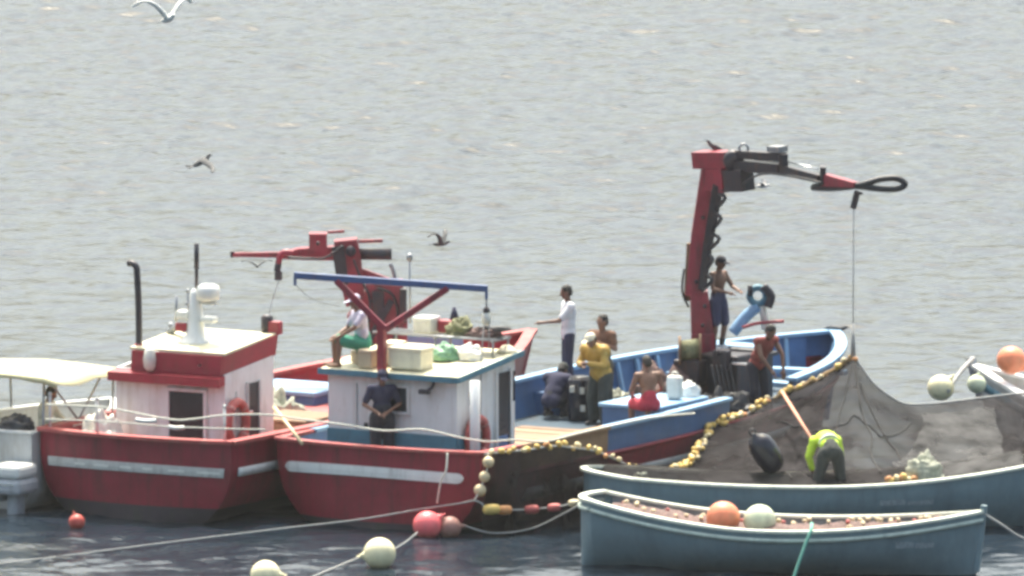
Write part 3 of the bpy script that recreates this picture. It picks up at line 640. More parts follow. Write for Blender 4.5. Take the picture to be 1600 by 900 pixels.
# gantry: red post with V struts under a blue beam
g0 = (-0.52, 0.98)
gp = MB().bar((g0[0], g0[1], 2.40), (g0[0], g0[1], 3.20), 0.13, 0.13, .015).part('gantry', 'crane_red', B, label='red gantry post carrying a long blue beam')
OYB = OB.y + 0.95
def g1(u, v, dy=0.0): return at(u, v, OYB + dy)
MB().bar(g1(602, 515), g1(525, 438), 0.11, 0.11, .015).part('strut', 'crane_red', gp, world=True)
MB().bar(g1(602, 515), g1(700, 450), 0.11, 0.11, .015).part('strut', 'crane_red', gp, world=True)
MB().bar(g1(459, 430), g1(762, 451), 0.10, 0.11, .012).part('beam', 'beam_blue', gp, world=True)
MB().bar(g1(461, 431), g1(461, 446), 0.05, 0.06, .01).part('beam_end', 'beam_blue', gp, world=True)
MB().bar(g1(760, 450), g1(760, 468), 0.05, 0.06, .01).part('beam_end', 'beam_blue', gp, world=True)
mb = MB(); mb.tube([g1(760, 466), g1(760, 484)], .02, 6); mb.tube([g1(756, 505), g1(752, 560), g1(750, 690)], .012, 6); mb.tube([g1(764, 505), g1(764, 545)], .01, 6); mb.part('tackle_rope', 'rope_grey', gp, world=True)
pb = MB().lathe(g1(760, 496) - Vector((0, .05, 0)), [(0.03, -.12), (0.07, -.10), (0.075, .03), (0.03, .14)], 12).part('pulley_block', 'plastic_white', gp, world=True)
MB().ball(g1(760, 485) - Vector((0, .05, 0)), (.06, .06, .07), 10, 8).part('pulley_cap', 'crane_dark', pb, world=True)
MB().tube(spline([g1(463, 446), g1(480, 462), g1(505, 473), g1(530, 478)], 5), .007, 6).part('tackle_rope', 'rope_grey', gp, world=True)
# antenna on the roof
an = MB().tube([at(641, 505, 2.2), at(640, 398, 2.2)], 0.018, 8).lathe(at(640, 408, 2.2), [(0.03, 0), (0.05, .02), (0.05, .1), (0.02, .13)], 10).part('antenna', 'steel', B, world=True)
# working deck
wd0 = MB().box((0.80, 4.1, 0.90), (2.0, 2.0, 0.28), bev=.02).part('fish_hatch', 'ply', B)
for q in range(9):
    MB().box((0.80 + random.uniform(-.02, .02), 3.19 + q * .227, 1.06 + random.uniform(0, .012)), (2.06, .212, .035), bev=.006).part('board', 'wood' if q % 3 else 'ply', wd0)
MB().box((-.95, 4.4, 1.02), (.8, .7, .5), bev=.02).part('fish_bin', 'ply', B)
hb = MB().box((1.2, 7.05, 1.05), (1.1, 1.6, 0.58), bev=.03).part('engine_hatch', 'blue', B)
MB().box((1.2, 7.05, 1.37), (1.2, 1.7, 0.07), bev=.02).part('hatch_lid', 'blue_light', hb)
# winch and dark machinery beside the crane
mc = MB().box(at(1140, 605, 7.7), (0.78, 0.9, 1.2), HEAD, bev=.04).part('power_pack', 'crane_dark', B, world=True)
MB().box(at(1172, 598, 8.1), (0.55, 0.7, 1.25), HEAD, bev=.05).part('oil_tank', 'black_rubber', mc, world=True)
MB().box(at(1128, 562, 7.2), (0.28, 0.2, 0.34), HEAD, bev=.03).part('valve_bank', 'crane_dark', mc, world=True)
for q in range(4): MB().tube([at(1120 + q * 5, 556, 7.1), at(1121 + q * 5, 541, 7.05)], .012, 6).part('lever', 'chrome', mc, world=True)
for q in range(5): MB().tube(spline([at(1112 + q * 7, 570, 7.1), at(1118 + q * 8, 600 + q * 5, 6.95), at(1126 + q * 9, 632, 7.0), at(1140 + q * 8, 642, 7.2)], 5), .024, 7).part('hydraulic_hose', 'black_rubber', mc, world=True)
MB().box(at(1145, 568, 7.15), (0.75, 0.05, 0.05), HEAD, bev=.01).part('trim_bar', 'chrome', mc, world=True)
MB().box(at(1158, 540, 8.3), (0.9, 0.5, 0.05), HEAD, bev=.01).part('machinery_top', 'blue_light', mc, world=True)
wi = MB().tube([at(1062, 548, 7.4), at(1094, 544, 7.4)], 0.17, 16).part('winch', 'olive_net', B, world=True)
for u, v in ((1062, 548), (1094, 544)):
    MB().tube([at(u - 2, v, 7.4), at(u + 2, v, 7.4)], 0.25, 18).part('winch_flange', 'wood', wi, world=True)
MB().box(at(1078, 580, 7.4), (0.5, 0.3, 0.4), HEAD, bev=.03).part('winch_bed', 'crane_dark', wi, world=True)
# net hauler with bright arms
nh = MB().tube(spline([at(1145, 520, 9.2), at(1165, 495, 9.2), at(1185, 478, 9.2)], 4), 0.10, 10).part('net_hauler', 'blue_light', B, world=True)
MB().tube(spline([at(1196, 515, 9.2), at(1194, 495, 9.2), at(1190, 478, 9.2)], 4), 0.07, 10).part('hauler_arm', 'plastic_white', nh, world=True)
MB().torus(at(1184, 462, 9.2), 0.14, 0.06, Matrix.Rotation(R(80), 3, 'X'), 18, 8).part('hauler_sheave', 'blue_teal', nh, world=True)
MB().tube([at(1172, 462, 9.1), at(1172, 446, 9.1)], 0.045, 8).part('hauler_cheek', 'crane_dark', nh, world=True)
MB().tube(spline([at(1200, 480, 9.1), at(1205, 462, 9.1), at(1192, 447, 9.1)], 4), 0.075, 10).part('hauler_cheek', 'crane_dark', nh, world=True)
MB().tube(spline([at(1160, 512, 9.0), at(1185, 505, 9.0), at(1225, 502, 9.0)], 5), 0.03, 8).part('hose', 'trim_red', nh, world=True)
# the raised crane
def yk(u): return lerp(8.2, 5.2, max(0, min(1, (u - 1100) / 235)))
def k1(u, v, dy=0.0): return at(u, v, yk(u) + dy)
p2 = 1 / 92.0
MB().lathe(k1(1100, 626), [(.42, -.2), (.42, .0), (.34, .06), (.30, .2)], 18).part('crane_pedestal', 'crane_dark', B, world=True)
ck = MB().tbar(k1(1100, 625), k1(1098, 520), 42 * p2, 36 * p2, 0.45).tbar(k1(1098, 525), k1(1092, 455), 36 * p2, 28 * p2, 0.36).part('crane', 'crane_red', B, world=True, label='raised red knuckle-boom crane hauling the net')
MB().tbar(k1(1084, 462), k1(1094, 362), 27 * p2, 27 * p2, 0.3).tbar(k1(1094, 364), k1(1111, 262), 27 * p2, 30 * p2, 0.3).part('inner_boom', 'crane_red', ck, world=True)
MB().tbar(k1(1097, 452, -.2), k1(1106, 380, -.2), 13 * p2, 15 * p2, 0.12).tbar(k1(1106, 384, -.2), k1(1122, 290, -.2), 15 * p2, 17 * p2, 0.12).part('lift_cylinder', 'crane_dark', ck, world=True)
MB().tbar(k1(1073, 470, .1), k1(1078, 380, .1), 10 * p2, 10 * p2, 0.1).part('hose_guide', 'wood', ck, world=True)
for q in range(5):
    v = 300 + q * 32; u = 1126 - q * 5.5
    MB().tube(spline([k1(u - 6, v, -.2), k1(u + 6 + random.uniform(-2, 3), v + 9, -.2), k1(u - 7, v + 26, -.2)], 4), 0.035, 7).part('hose', 'black_rubber', ck, world=True)
for (u, v) in ((1101, 478), (1098, 508), (1088, 440), (1098, 340), (1112, 280), (1100, 250), (1130, 250)): MB().lathe(k1(u, v, -.17) , [(.035, 0), (.035, .05), (.02, .06)], 8, Matrix.Rotation(R(90), 3, 'X')).part('pin', 'crane_dark', ck, world=True)
MB().tube(spline([k1(1112, 300, -.22), k1(1150, 292, -.22), k1(1190, 272, -.2), k1(1240, 276, -.2), k1(1286, 286, -.2)], 6), 0.02, 7).part('hose', 'black_rubber', ck, world=True)
MB().tube(spline([k1(1069, 420, 0), k1(1066, 455, 0), k1(1076, 480, 0)], 5), 0.02, 7).part('hose', 'black_rubber', ck, world=True)
MB().tbar(k1(1091, 249), k1(1142, 249), 26 * p2, 26 * p2, 0.32).part('knuckle', 'crane_red', ck, world=True)
MB().tbar(k1(1108, 279), k1(1140, 281), 32 * p2, 38 * p2, 0.34).part('knuckle', 'crane_red', ck, world=True)
MB().tbar(k1(1140, 281, -.05), k1(1168, 281, -.05), 34 * p2, 34 * p2, 0.3).part('valve_block', 'crane_dark', ck, world=True)
MB().lathe(k1(1146, 250) + Vector((0, -.18, 0)), [(0.17, -.38), (0.18, -.30), (0.18, -.04), (0.15, 0.0)], 18, Matrix.Rotation(R(90), 3, 'X')).part('pivot', 'crane_dark', ck, world=True)
MB().torus(k1(1162, 232), 0.075, 0.022, Matrix.Rotation(R(90), 3, 'X'), 18, 8).part('lifting_eye', 'steel', ck, world=True)
MB().tbar(k1(1150, 241), k1(1224, 245), 13 * p2, 12 * p2, 0.16).part('extension_cylinder', 'crane_dark', ck, world=True)
MB().tube([k1(1180, 249), k1(1218, 253)], 0.022, 8).part('piston_rod', 'chrome', ck, world=True)
MB().tbar(k1(1150, 258), k1(1224, 265), 16 * p2, 16 * p2, 0.24).tbar(k1(1222, 265), k1(1284, 280), 15 * p2, 12 * p2, 0.2).part('outer_boom', 'crane_dark', ck, world=True)
MB().tbar(k1(1205, 232), k1(1224, 233), 9 * p2, 9 * p2, 0.2).part('cylinder_bracket', 'steel', ck, world=True)
MB().tbar(k1(1224, 240), k1(1224, 258), 14 * p2, 14 * p2, 0.26).part('cylinder_bracket', 'crane_dark', ck, world=True)
MB().tube([k1(1228, 252), k1(1278, 264)], 0.014, 8).part('piston_rod', 'chrome', ck, world=True)
MB().tbar(k1(1285, 288), k1(1286, 260), 9 * p2, 9 * p2, 0.26).part('boom_end', 'crane_dark', ck, world=True)
MB().tbar(k1(1288, 281), k1(1338, 289), 20 * p2, 8 * p2, 0.16).part('boom_tip', 'crane_red', ck, world=True)
MB().tube(spline([k1(1270, 293), k1(1300, 294), k1(1340, 290), k1(1375, 280), k1(1402, 279), k1(1414, 288), k1(1402, 295), k1(1375, 295), k1(1340, 291), k1(1300, 290), k1(1272, 292)], 7), 0.055, 8).part('hose_loop', 'black_rubber', ck, world=True)
MB().bar(k1(1340, 298), k1(1333, 326), 0.09, 0.1, .02).part('hook_block', 'crane_dark', ck, world=True)
MB().box(k1(1343, 302), (.1, .06, .05), bev=.01).part('hook', 'crane_dark', ck, world=True)
MB().tube([k1(1334, 325), at(1333, 520, 5.2)], 0.011, 6).part('hoist_wire', 'rope_grey', ck, world=True)
MB().tube([at(1333, 505, 5.2), at(1333, 556, 5.1)], [0.02, 0.045], 8).part('net_strop', 'rope_grey', ck, world=True)

# ================================================================== small white launch with an awning, far left
OC = onz(-30, 792, 0)
C = thing('launch', 'small white launch with a cream awning and grey outboard motor at left edge', 'boat', OC, HEAD)
HC = Hull(3.7, 1.0, 1.05, 1.28, 1.34, keel=-0.3, rake=0.5, bulge=0.05, p_aft=7.0, p_fwd=1.7)
HC.band(MB(), lambda t: HC.zkeel(t) + .02, HC.sheer, rows=8).part('hull', 'grey_white', C)
HC.band(MB(), lambda t: .4, lambda t: HC.sheer(t) - .01, rows=2, off=-.06).part('hull_inside', 'grey_white', C)
HC.deck(MB(), lambda t: .45).part('deck', 'grey_white', C)
for sd in (-1, 1): ribbon(MB(), HC.rail_path(side=sd, off=-.02, n=20), .12, .04).part('gunwale', 'white_paint', C)
ribbon(MB(), [HC.trans(-1 + i / 6, HC.sheer(0)) + Vector((0, .02, .002)) for i in range(13)], .12, .04).part('gunwale', 'white_paint', C)
MB().box((0.0, -0.085, 0.66), (2.0, 0.03, 0.05), bev=.01).part('transom_trim', 'white_paint', C)
# awning: slightly cambered cloth on poles
P = []
for i in range(17):
    y = lerp(0.25, 2.7, i / 16); row = []
    for j in range(13):
        x = lerp(-1.7, 1.35, j / 12); e = abs(j - 6) / 6.0
        z = 2.20 - 0.04 * e ** 2 + 0.012 * math.sin(y * 3.1 + x) - (0.10 * max(0, (i - 13) / 3.0) ** 2) - 0.05 * math.sin(math.pi * ((i % 8) / 8)) * e
        if j in (0, 12): z -= 0.07
        row.append(Vector((x, y, z)))
    P.append(row)
aw = MB().grid(P).part('awning', 'awning', C, solid=0.012)
P = [[Vector((lerp(-1.7, 1.35, j / 12), 0.25, P[0][j].z - dz)) for dz in (0.0, 0.07 + .02 * math.sin(j * 1.3))] for j in range(13)]
MB().grid(P).part('awning_valance', 'awning', aw, solid=0.01)
for x, y in ((-0.95, 0.4), (0.95, 0.4), (-0.95, 2.5), (1.0, 2.5)):
    MB().tube([(x, y, 0.45), (x * 1.05, y, 2.12)], 0.022, 8).part('awning_pole', 'steel', C)
for x in (0.98,):
    MB().tube([(x, 1.5, 1.35), (x, 0.6, 2.1)], 0.018, 8).tube([(x, 1.5, 1.35), (x, 2.3, 2.1)], 0.018, 8).part('awning_brace', 'steel', C)
# outboard motor
om = MB().box((0.92, -0.42, 0.72), (0.56, 0.62, 0.22), bev=.08).part('outboard_motor', 'radar_white', C)
MB().box((0.92, -0.42, 0.47), (0.60, 0.66, 0.27), bev=.09).part('cowl', 'engine_grey', om)
MB().box((0.92, -0.36, 0.02), (0.2, 0.3, 0.7), bev=.05).part('leg', 'engine_grey', om)
MB().box((0.92, -0.745, 0.52), (0.40, 0.02, 0.05), bev=.008).part('cowl_trim', 'chrome', om)
MB().box((0.56, -0.40, 0.30), (0.35, 0.4, 0.24), bev=.06).part('bracket', 'engine_grey', om)
MB().tube(spline([(0.3, -.3, .62), (0.1, -.25, .60), (-.1, -.12, .45), (-.15, -.1, .2)], 5), .03, 8).part('cable', 'black_rubber', om)

# ================================================================== grey-blue net skiffs
def skiff(name, label, loc, rotz, L, hs, floor=0.22, inner=True, railm='skiff_rail', mark=None, strake=True, keelpost=True):
    o = thing(name, label, 'boat', loc, rotz, 'grey-blue net skiffs')
    hs.band(MB(), lambda t: hs.zkeel(t) + .02, hs.sheer, rows=9, n=110).part('hull', 'skiff_grey', o)
    hs.band(MB(), lambda t: floor, lambda t: hs.sheer(t) - .01, rows=3, off=-.06, t0=.02, t1=.97, n=90).part('hull_inside', 'skiff_inside', o)
    hs.deck(MB(), lambda t: floor).part('floor', 'skiff_inside', o)
    for sd in (-1, 1):
        ribbon(MB(), [q for q in hs.rail_path(side=sd, off=-.02, n=160) if q.y > -1], .12, .045).part('gunwale', railm, o)
        if strake: hs.band(MB(), lambda t: hs.sheer(t) - .145, lambda t: hs.sheer(t) - .085, n=60, rows=1, off=.025, sides=(sd,), transom=False).part('rub_strake', railm + '_green' if railm == 'skiff_rail' else railm, o, solid=.045)
    if not hs.sr:
        ribbon(MB(), [hs.trans(-1 + i / 12, hs.sheer(0)) + Vector((0, .02, .002)) for i in range(25)], .12, .045).part('gunwale', railm, o)
        MB().grid([[hs.trans(-1 + i / 12, hs.sheer(0) - q, .025) for q in (.145, .085)] for i in range(25)]).part('rub_strake', 'skiff_rail_green', o, solid=.045)
    for t in (0.22, 0.5, 0.76):
        h = hs.half(t, hs.sheer(t)) - .08
        MB().box((0, t * hs.L, hs.sheer(t) - .2), (2 * h, .22, .04), bev=.01).part('thwart', 'skiff_inside', o)
    a = hs.pt(.995, hs.zkeel(1) + .05, 1); b = hs.pt(.995, hs.sheer(1), 1)
    MB().bar(Vector((0, a.y + .02, a.z)), Vector((0, b.y + .03, b.z + .12)), .08, .1, .015).part('stem_post', 'skiff_grey', o)
    return o
# nearer skiff: stern left, bow right
HE = Hull(6.15, 0.62, 0.98, 1.06, 0.98, z_min=0.69, keel=-0.25, rake=0.12, bulge=0.26, p_aft=2.6, p_fwd=2.0, ymin=0.5, full=2.6)
OE = onz(934, 880, 0)
E = skiff('net_skiff', 'nearest grey-blue skiff with double pale rails and two round buoys aboard', OE, R(-101), 6.15, HE)
HD = Hull(9.2, 0.76, 0.92, 0.95, 1.45, z_min=0.72, keel=-0.3, rake=0.4, bulge=0.0, stern_round=0.08, p_aft=2.6, p_fwd=1.8, ymin=0.42, full=2.5)
OD = onz(912, 824, 0)
D = skiff('net_skiff', 'long grey-blue skiff under the net with a worker bending inside it', OD, R(-86), 9.2, HD, strake=False, floor=0.2)
# faded registration smears on both bows (unreadable in the photograph)
def smear(H, o, t0, t1, z0, z1, n, m='skiff_rail_green'):
    for i in range(n):
        a = lerp(t0, t1, i / n); b = lerp(t0, t1, (i + .93) / n); mb = MB()
        P = [[H.pt(lerp(a, b, k / 3), z, 1, .006) for z in (z0 + random.uniform(0, .02), z1 - random.uniform(0, .03) - .02 * (i % 2))] for k in range(4)]
        mb.grid(P).part('faded_mark', m, o)
mat('faded_mark', (0.29, 0.35, 0.38), 0.6, var=0.35, scale=20)
smear(HE, E, 0.80, 0.895, 0.44, 0.56, 2, 'faded_mark'); smear(HD, D, 0.52, 0.62, 0.42, 0.54, 2, 'faded_mark')

# boat half out of frame at right
_fb = at(1527, 562, 9.0); OF = Vector((_fb.x + math.sin(R(48.6)) * 6.05, _fb.y - math.cos(R(48.6)) * 6.05, 0))
F = thing('rowing_boat', 'pale grey boat bow poking in at the right edge behind the net', 'boat', OF, R(48.6))
HF = Hull(5.6, 0.8, 1.0, 0.95, 1.45, z_min=0.85, keel=-0.3, rake=0.5, bulge=0.1, p_aft=2.8, p_fwd=1.7, ymin=0.35)
HF.band(MB(), lambda t: HF.zkeel(t) + .02, HF.sheer, rows=8).part('hull', 'grey_white', F)
HF.band(MB(), lambda t: HF.sheer(t) - .34, lambda t: HF.sheer(t) - .16, n=30, rows=1, off=.012, transom=False).part('hull_stripe', 'blue_teal', F, solid=.012)
HF.deck(MB(), lambda t: HF.sheer(t) - .25).part('deck', 'grey_white', F)
for sd in (-1, 1): ribbon(MB(), HF.rail_path(side=sd, off=-.02, n=30), .16, .06).part('gunwale', 'white_paint', F)
MB().bar((0, 5.95, .9), (0, 6.2, 1.62), .12, .14, .02).part('stem_post', 'steel', F)

# ================================================================== people
def J(**kw):
    j = dict(pelvis=(0, 0, .94), waist=(0, 0, 1.10), chest=(0, 0, 1.30), neck=(0, 0.01, 1.47), head=(0, -.01, 1.61), face=(0, -1, 0),
             shl=(.18, 0, 1.40), shr=(-.18, 0, 1.40), ell=(.24, .02, 1.13), elr=(-.24, .02, 1.13), wrl=(.25, -.06, .88), wrr=(-.25, -.06, .88),
             hil=(.095, 0, .90), hir=(-.095, 0, .90), knl=(.11, -.02, .50), knr=(-.11, -.02, .50), anl=(.12, .02, .09), anr=(-.12, .02, .09))
    for k in 'lr':
        pass
    j.update(kw); return {k: Vector(v) for k, v in j.items()}
def cap(mb, a, b, ra, rb, n=10):
    a, b = Vector(a), Vector(b)
    mb.ball(a, ra, n, 6); mb.ball(b, rb, n, 6); mb.tube([a, b], [ra, rb], n)
def hand(mb, el, wr, curl=0.5):
    d = (wr - el).normalized(); side = d.cross(Vector((0, 0, 1)));
    side = side.normalized() if side.length > .05 else Vector((1, 0, 0)); up = side.cross(d)
    palm = wr + d * .075; cap(mb, wr, palm, .026, .036, 8)
    for i, L in enumerate((.062, .074, .070, .055)):
        b = palm + side * (.030 - .020 * i) + d * .02; k = b + d * L * .55 - up * L * .15 * curl; e = k + d * L * .45 - up * L * .55 * curl
        mb.tube([b, k, e], [.010, .0095, .008], 6)
    t0 = wr + d * .03 + side * .03; mb.tube([t0, t0 + side * .03 + d * .03, t0 + side * .035 + d * .065 - up * .015], [.013, .011, .009], 6)
def head_frame(f):
    f = f.normalized(); x = Vector((0, 0, 1)).cross(f); x = x.normalized() if x.length > .05 else Vector((1, 0, 0)); z = f.cross(x)
    return Matrix((x, -f, z)).transposed()               # local -Y = face direction
def person(label, loc, rotz, j, skin='skin', scale=1.0, loose=.022, shirt=None, sleeve=0.5, lower='cloth_navy', leg=1.0, bulk=1.0, hat=None, hair='hair', boots='black_rubber', vest=None, bald=False):
    o = thing('person', label, 'person', loc, rotz, 'fishing crew'); o.scale = (scale,) * 3
    FR[o] = FR[o] @ Matrix.Scale(scale, 4)
    b = MB()
    def torso(mb, g=0.0, low=True):
        for nme, r in (('pelvis', (.155, .105, .12)), ('waist', (.140, .095, .13)), ('chest', (.170, .110, .16))):
            p = j[nme]; up = (j['neck'] - j['pelvis']).normalized(); x = (j['shl'] - j['shr']).normalized() if nme != 'pelvis' else ((j['hil'] - j['hir']).normalized())
            y = up.cross(x).normalized(); x = y.cross(up)
            if nme == 'pelvis' and not low: continue
            mb.ball(p, [q + g for q in r], 14, 9, Matrix((x, y, up)).transposed())
        cap(mb, j['waist'], j['chest'], .10 + g, .115 + g); cap(mb, j['shl'], j['shr'], .062 + g, .062 + g)
        cap(mb, j['chest'], (j['shl'] + j['chest']) / 2, .1 + g, .08 + g); cap(mb, j['chest'], (j['shr'] + j['chest']) / 2, .1 + g, .08 + g)
        if low: cap(mb, j['pelvis'], j['waist'], .11 + g, .10 + g)
    torso(b)
    cap(b, j['chest'] + (j['neck'] - j['chest']) * .5, j['head'] - (j['head'] - j['neck']) * .3, .062, .05)
    hf = head_frame(j['face']); h = j['head']; L = lambda x, y, z: h + hf @ Vector((x, y, z))
    b.ball(L(0, .005, .02), (.074, .092, .105), 14, 10, hf); b.ball(L(0, -.03, -.055), (.052, .058, .058), 10, 8, hf)   # skull, jaw
    b.ball(L(0, -.098, -.01), (.014, .020, .024), 8, 6, hf); b.ball(L(.076, .005, -.005), (.012, .022, .032), 8, 6, hf); b.ball(L(-.076, .005, -.005), (.012, .022, .032), 8, 6, hf)
    b.ball(L(0, -.082, -.062), (.024, .012, .008), 8, 6, hf); b.ball(L(.032, -.078, .026), (.022, .014, .009), 8, 6, hf); b.ball(L(-.032, -.078, .026), (.022, .014, .009), 8, 6, hf)
    for k in 'lr':
        sh, el, wr, hi, kn, an = (j[q + k] for q in ('sh', 'el', 'wr', 'hi', 'kn', 'an'))
        cap(b, sh, el, .052, .041); cap(b, el, wr, .040, .027); hand(b, el, wr)
        cap(b, hi, kn, .085, .058); cap(b, kn, kn + (an - kn) * .35, .055, .056); cap(b, kn + (an - kn) * .35, an, .056, .036)
        ft = j.get('to' + k); fwd = Vector((0, -1, 0)); toe = ft if ft else an + fwd * .17 - Vector((0, 0, .05)); heel = an + Vector((0, .03, -.05))
        cap(b, an, heel, .035, .035); cap(b, heel, toe, .036, .03)
    remeshed(b, 'body', skin, o, 0.0105, 2)
    e = MB(); e.ball(L(.032, -.088, .012), (.013, .008, .009), 8, 6, hf); e.ball(L(-.032, -.088, .012), (.013, .008, .009), 8, 6, hf); e.part('eyes', 'dark_opening', o)
    if hair:
        hm = MB(); hm.ball(L(0, .022, .045), (.084, .096, .094), 14, 9, hf); hm.ball(L(0, .05, -.01), (.076, .066, .07), 12, 8, hf); remeshed(hm, 'hair', hair, o, .012, 2)
    if hat:
        hm = MB(); hm.ball(L(0, .012, .062), (.090, .104, .080), 14, 9, hf); hm.ball(L(0, -.12, .052), (.07, .075, .012), 14, 7, hf); remeshed(hm, 'cap', hat, o, .010, 1)
    if shirt:
        m = MB(); torso(m, loose)
        for k in 'lr':
            sh, el, wr = j['sh' + k], j['el' + k], j['wr' + k]
            if sleeve >= .3: cap(m, sh, sh.lerp(el, min(1, sleeve * 1.35)), .075, .064)
            if sleeve > .8: cap(m, el, el.lerp(wr, .9), .062, .050)
        remeshed(m, 'shirt', shirt, o, .014, 3)
    if vest:
        m = MB(); torso(m, .030, low=False); 
        for k in 'lr': cap(m, j['sh' + k], j['sh' + k].lerp(j['el' + k], .75), .080, .070)
        remeshed(m, 'vest', vest, o, .014, 3)
        m = MB(); m.tube([j['waist'] + (j['chest'] - j['waist']) * q for q in (.05, .28)], .17, 18); m.part('reflective_band', 'reflective', o)
    if lower:
        m = MB(); g = .02 * bulk; m.ball(j['pelvis'], (.165 * bulk, .125 * bulk, .13), 14, 9)
        cap(m, j['pelvis'], j['pelvis'].lerp(j['waist'], .7), .13 * bulk, .125 * bulk)
        for k in 'lr':
            hi, kn, an = (j[q + k] for q in ('hi', 'kn', 'an'))
            if leg >= .9: cap(m, hi, kn, .098 * bulk, .076 * bulk); cap(m, kn, kn.lerp(an, .92), .076 * bulk, .062 * bulk)
            else: cap(m, hi, hi.lerp(kn, min(1, leg * 1.7)), .102 * bulk, .09 * bulk)
        remeshed(m, 'trousers' if leg > .9 else 'shorts', lower, o, .014, 3)
    if boots:
        for k in 'lr':
            an = j['an' + k]; kn = j['kn' + k]; m = MB(); toe = j.get('to' + k) or an + Vector((0, -.17, -.05))
            cap(m, kn.lerp(an, .72), an, .062, .05); cap(m, an + Vector((0, .04, -.045)), toe, .048, .042); remeshed(m, 'boot', boots, o, .014, 2)
    return o

# crew member in dark clothes at the stern of the middle boat, looking down at his hands
fe = onz(597, 738, 0.78)
person('person in dark clothes on the stern of the middle boat, hands at waist', fe, R(8),
       J(head=(0, -.05, 1.59), face=(0.1, -1, -.45), neck=(0, .0, 1.46), ell=(.30, .0, 1.14), elr=(-.30, .0, 1.14), wrl=(.08, -.22, 1.04), wrr=(-.09, -.22, 1.02), chest=(0, .01, 1.30)),
       scale=.99, shirt='cloth_navy', sleeve=.55, lower='cloth_black', leg=1, bulk=1.28, hat='cloth_navy')
MB().box((fe.x, fe.y - .30, 1.84), (.05, .03, .09), bev=.01).top('phone', 'black_gloss', (fe.x, fe.y - .30, 1.84), 'small dark object held at the waist by the person in dark clothes', 'handheld')
# white-shirted person standing on the far side of the middle boat
fw = at(888, 607, 8.4)
person('person in white shirt and dark trousers reaching one hand out to the left', fw, R(-78),
       J(head=(0, -.04, 1.62), face=(0, -1, -.25), ell=(.21, -.20, 1.17), wrl=(.12, -.46, 1.14), elr=(-.23, .05, 1.12), wrr=(-.22, .0, .87)),
       skin='skin_tan', scale=1.02, shirt='cloth_white', sleeve=.55, lower='cloth_navy')
bw = FR[B].inverted() @ fw
MB().box((bw.x, bw.y, (fw.z + .76) / 2), (1.1, 1.3, fw.z - .76), bev=.03).part('raised_locker', 'blue', B)
# yellow oilskins, with a second person close behind
fy = onz(936, 662, 0.80)
person('person with dark hair and brown top standing close behind the yellow jacket', fy + Vector((.05, .25, 0)), R(-28),
       J(head=(.02, -.03, 1.61), face=(-.3, -1, -.1), ell=(.27, -.06, 1.20), elr=(-.27, -.10, 1.22), wrl=(.10, -.25, 1.30), wrr=(-.05, -.27, 1.28)),
       skin='skin', scale=1.06, shirt='cloth_brown', sleeve=.45, lower='cloth_dark', bulk=1.2)
person('person in yellow oilskin jacket leaning forward beside the black barrel', fy + Vector((-.02, -.25, 0)), R(-40),
       J(pelvis=(0, .08, .90), waist=(0, .04, 1.04), chest=(0, -.04, 1.22), neck=(0, -.12, 1.36), head=(0, -.19, 1.48), face=(-.2, -1, -.5), shl=(.19, -.08, 1.30), shr=(-.19, -.08, 1.30),
         ell=(.28, -.16, 1.06), elr=(-.28, -.16, 1.06), wrl=(.06, -.34, 1.10), wrr=(-.06, -.34, 1.06), hil=(.1, .08, .88), hir=(-.1, .08, .88), knl=(.13, -.02, .48), knr=(-.13, -.02, .48)),
       skin='skin', scale=.99, loose=.065, shirt='oilskin_yellow', sleeve=.9, lower='cloth_dark', bulk=1.3, hat='foam')
# bare-backed person sitting on the rail
fr_ = FR[B] @ Vector((1.84, 5.75, 1.40 - .80))
person('bare-backed person in red shorts sitting on the blue rail, back to camera', fr_, R(200),
       J(pelvis=(0, 0, .93), hil=(.1, 0, .90), hir=(-.1, 0, .90), knl=(.15, -.42, .88), knr=(-.15, -.42, .86), anl=(.15, -.40, .46), anr=(-.15, -.40, .44),
         chest=(0, -.04, 1.29), neck=(0, -.05, 1.45), head=(0, -.10, 1.58), face=(.1, -1, -.4), shl=(.19, -.05, 1.39), shr=(-.19, -.05, 1.39), ell=(.28, -.08, 1.14), elr=(-.28, -.10, 1.14), wrl=(.18, -.30, 1.02), wrr=(-.16, -.30, 1.02)),
       skin='skin', lower='cloth_red', leg=.5, bulk=1.12, boots=None)
# crane operator on the machinery platform
fo = at(1122, 549, 8.2)
person('shirtless person in a cap standing at the base of the raised crane', fo, R(50),
       J(head=(0, -.06, 1.60), face=(.1, -1, -.3), chest=(0, -.02, 1.30), ell=(.26, -.12, 1.16), elr=(-.27, -.10, 1.16), wrl=(.16, -.33, 1.12), wrr=(-.14, -.33, 1.10), knl=(.12, -.06, .5), knr=(-.10, -.02, .5)),
       skin='skin_tan', scale=.95, lower='shorts_blue', leg=.52, bulk=1.1, hat='cloth_black')
MB().box((fo.x + .25, fo.y + .05, fo.z - .045), (1.3, 0.9, .07), HEAD, bev=.01).box((fo.x + .35, fo.y + .1, fo.z / 2 + .3), (.9, .6, fo.z - .75), HEAD, bev=.02).part('operator_platform', 'crane_dark', B, world=True)
# person in a red vest leaning over the net at the gate
fg = at(1186, 655, 6.7)
person('person in dark red tank top leaning over the side towards the net', fg, R(38),
       J(pelvis=(0, .06, .92), waist=(0, -.01, 1.07), chest=(0, -.13, 1.24), neck=(0, -.22, 1.38), head=(0, -.30, 1.49), face=(.1, -1, -.7), shl=(.18, -.18, 1.33), shr=(-.18, -.18, 1.33),
         ell=(.22, -.34, 1.10), elr=(-.22, -.32, 1.10), wrl=(.16, -.44, .86), wrr=(-.12, -.46, .88), hil=(.1, .06, .9), hir=(-.1, .06, .9)),
       skin='skin_tan', scale=1.02, shirt='cloth_maroon', sleeve=.1, lower='cloth_black')
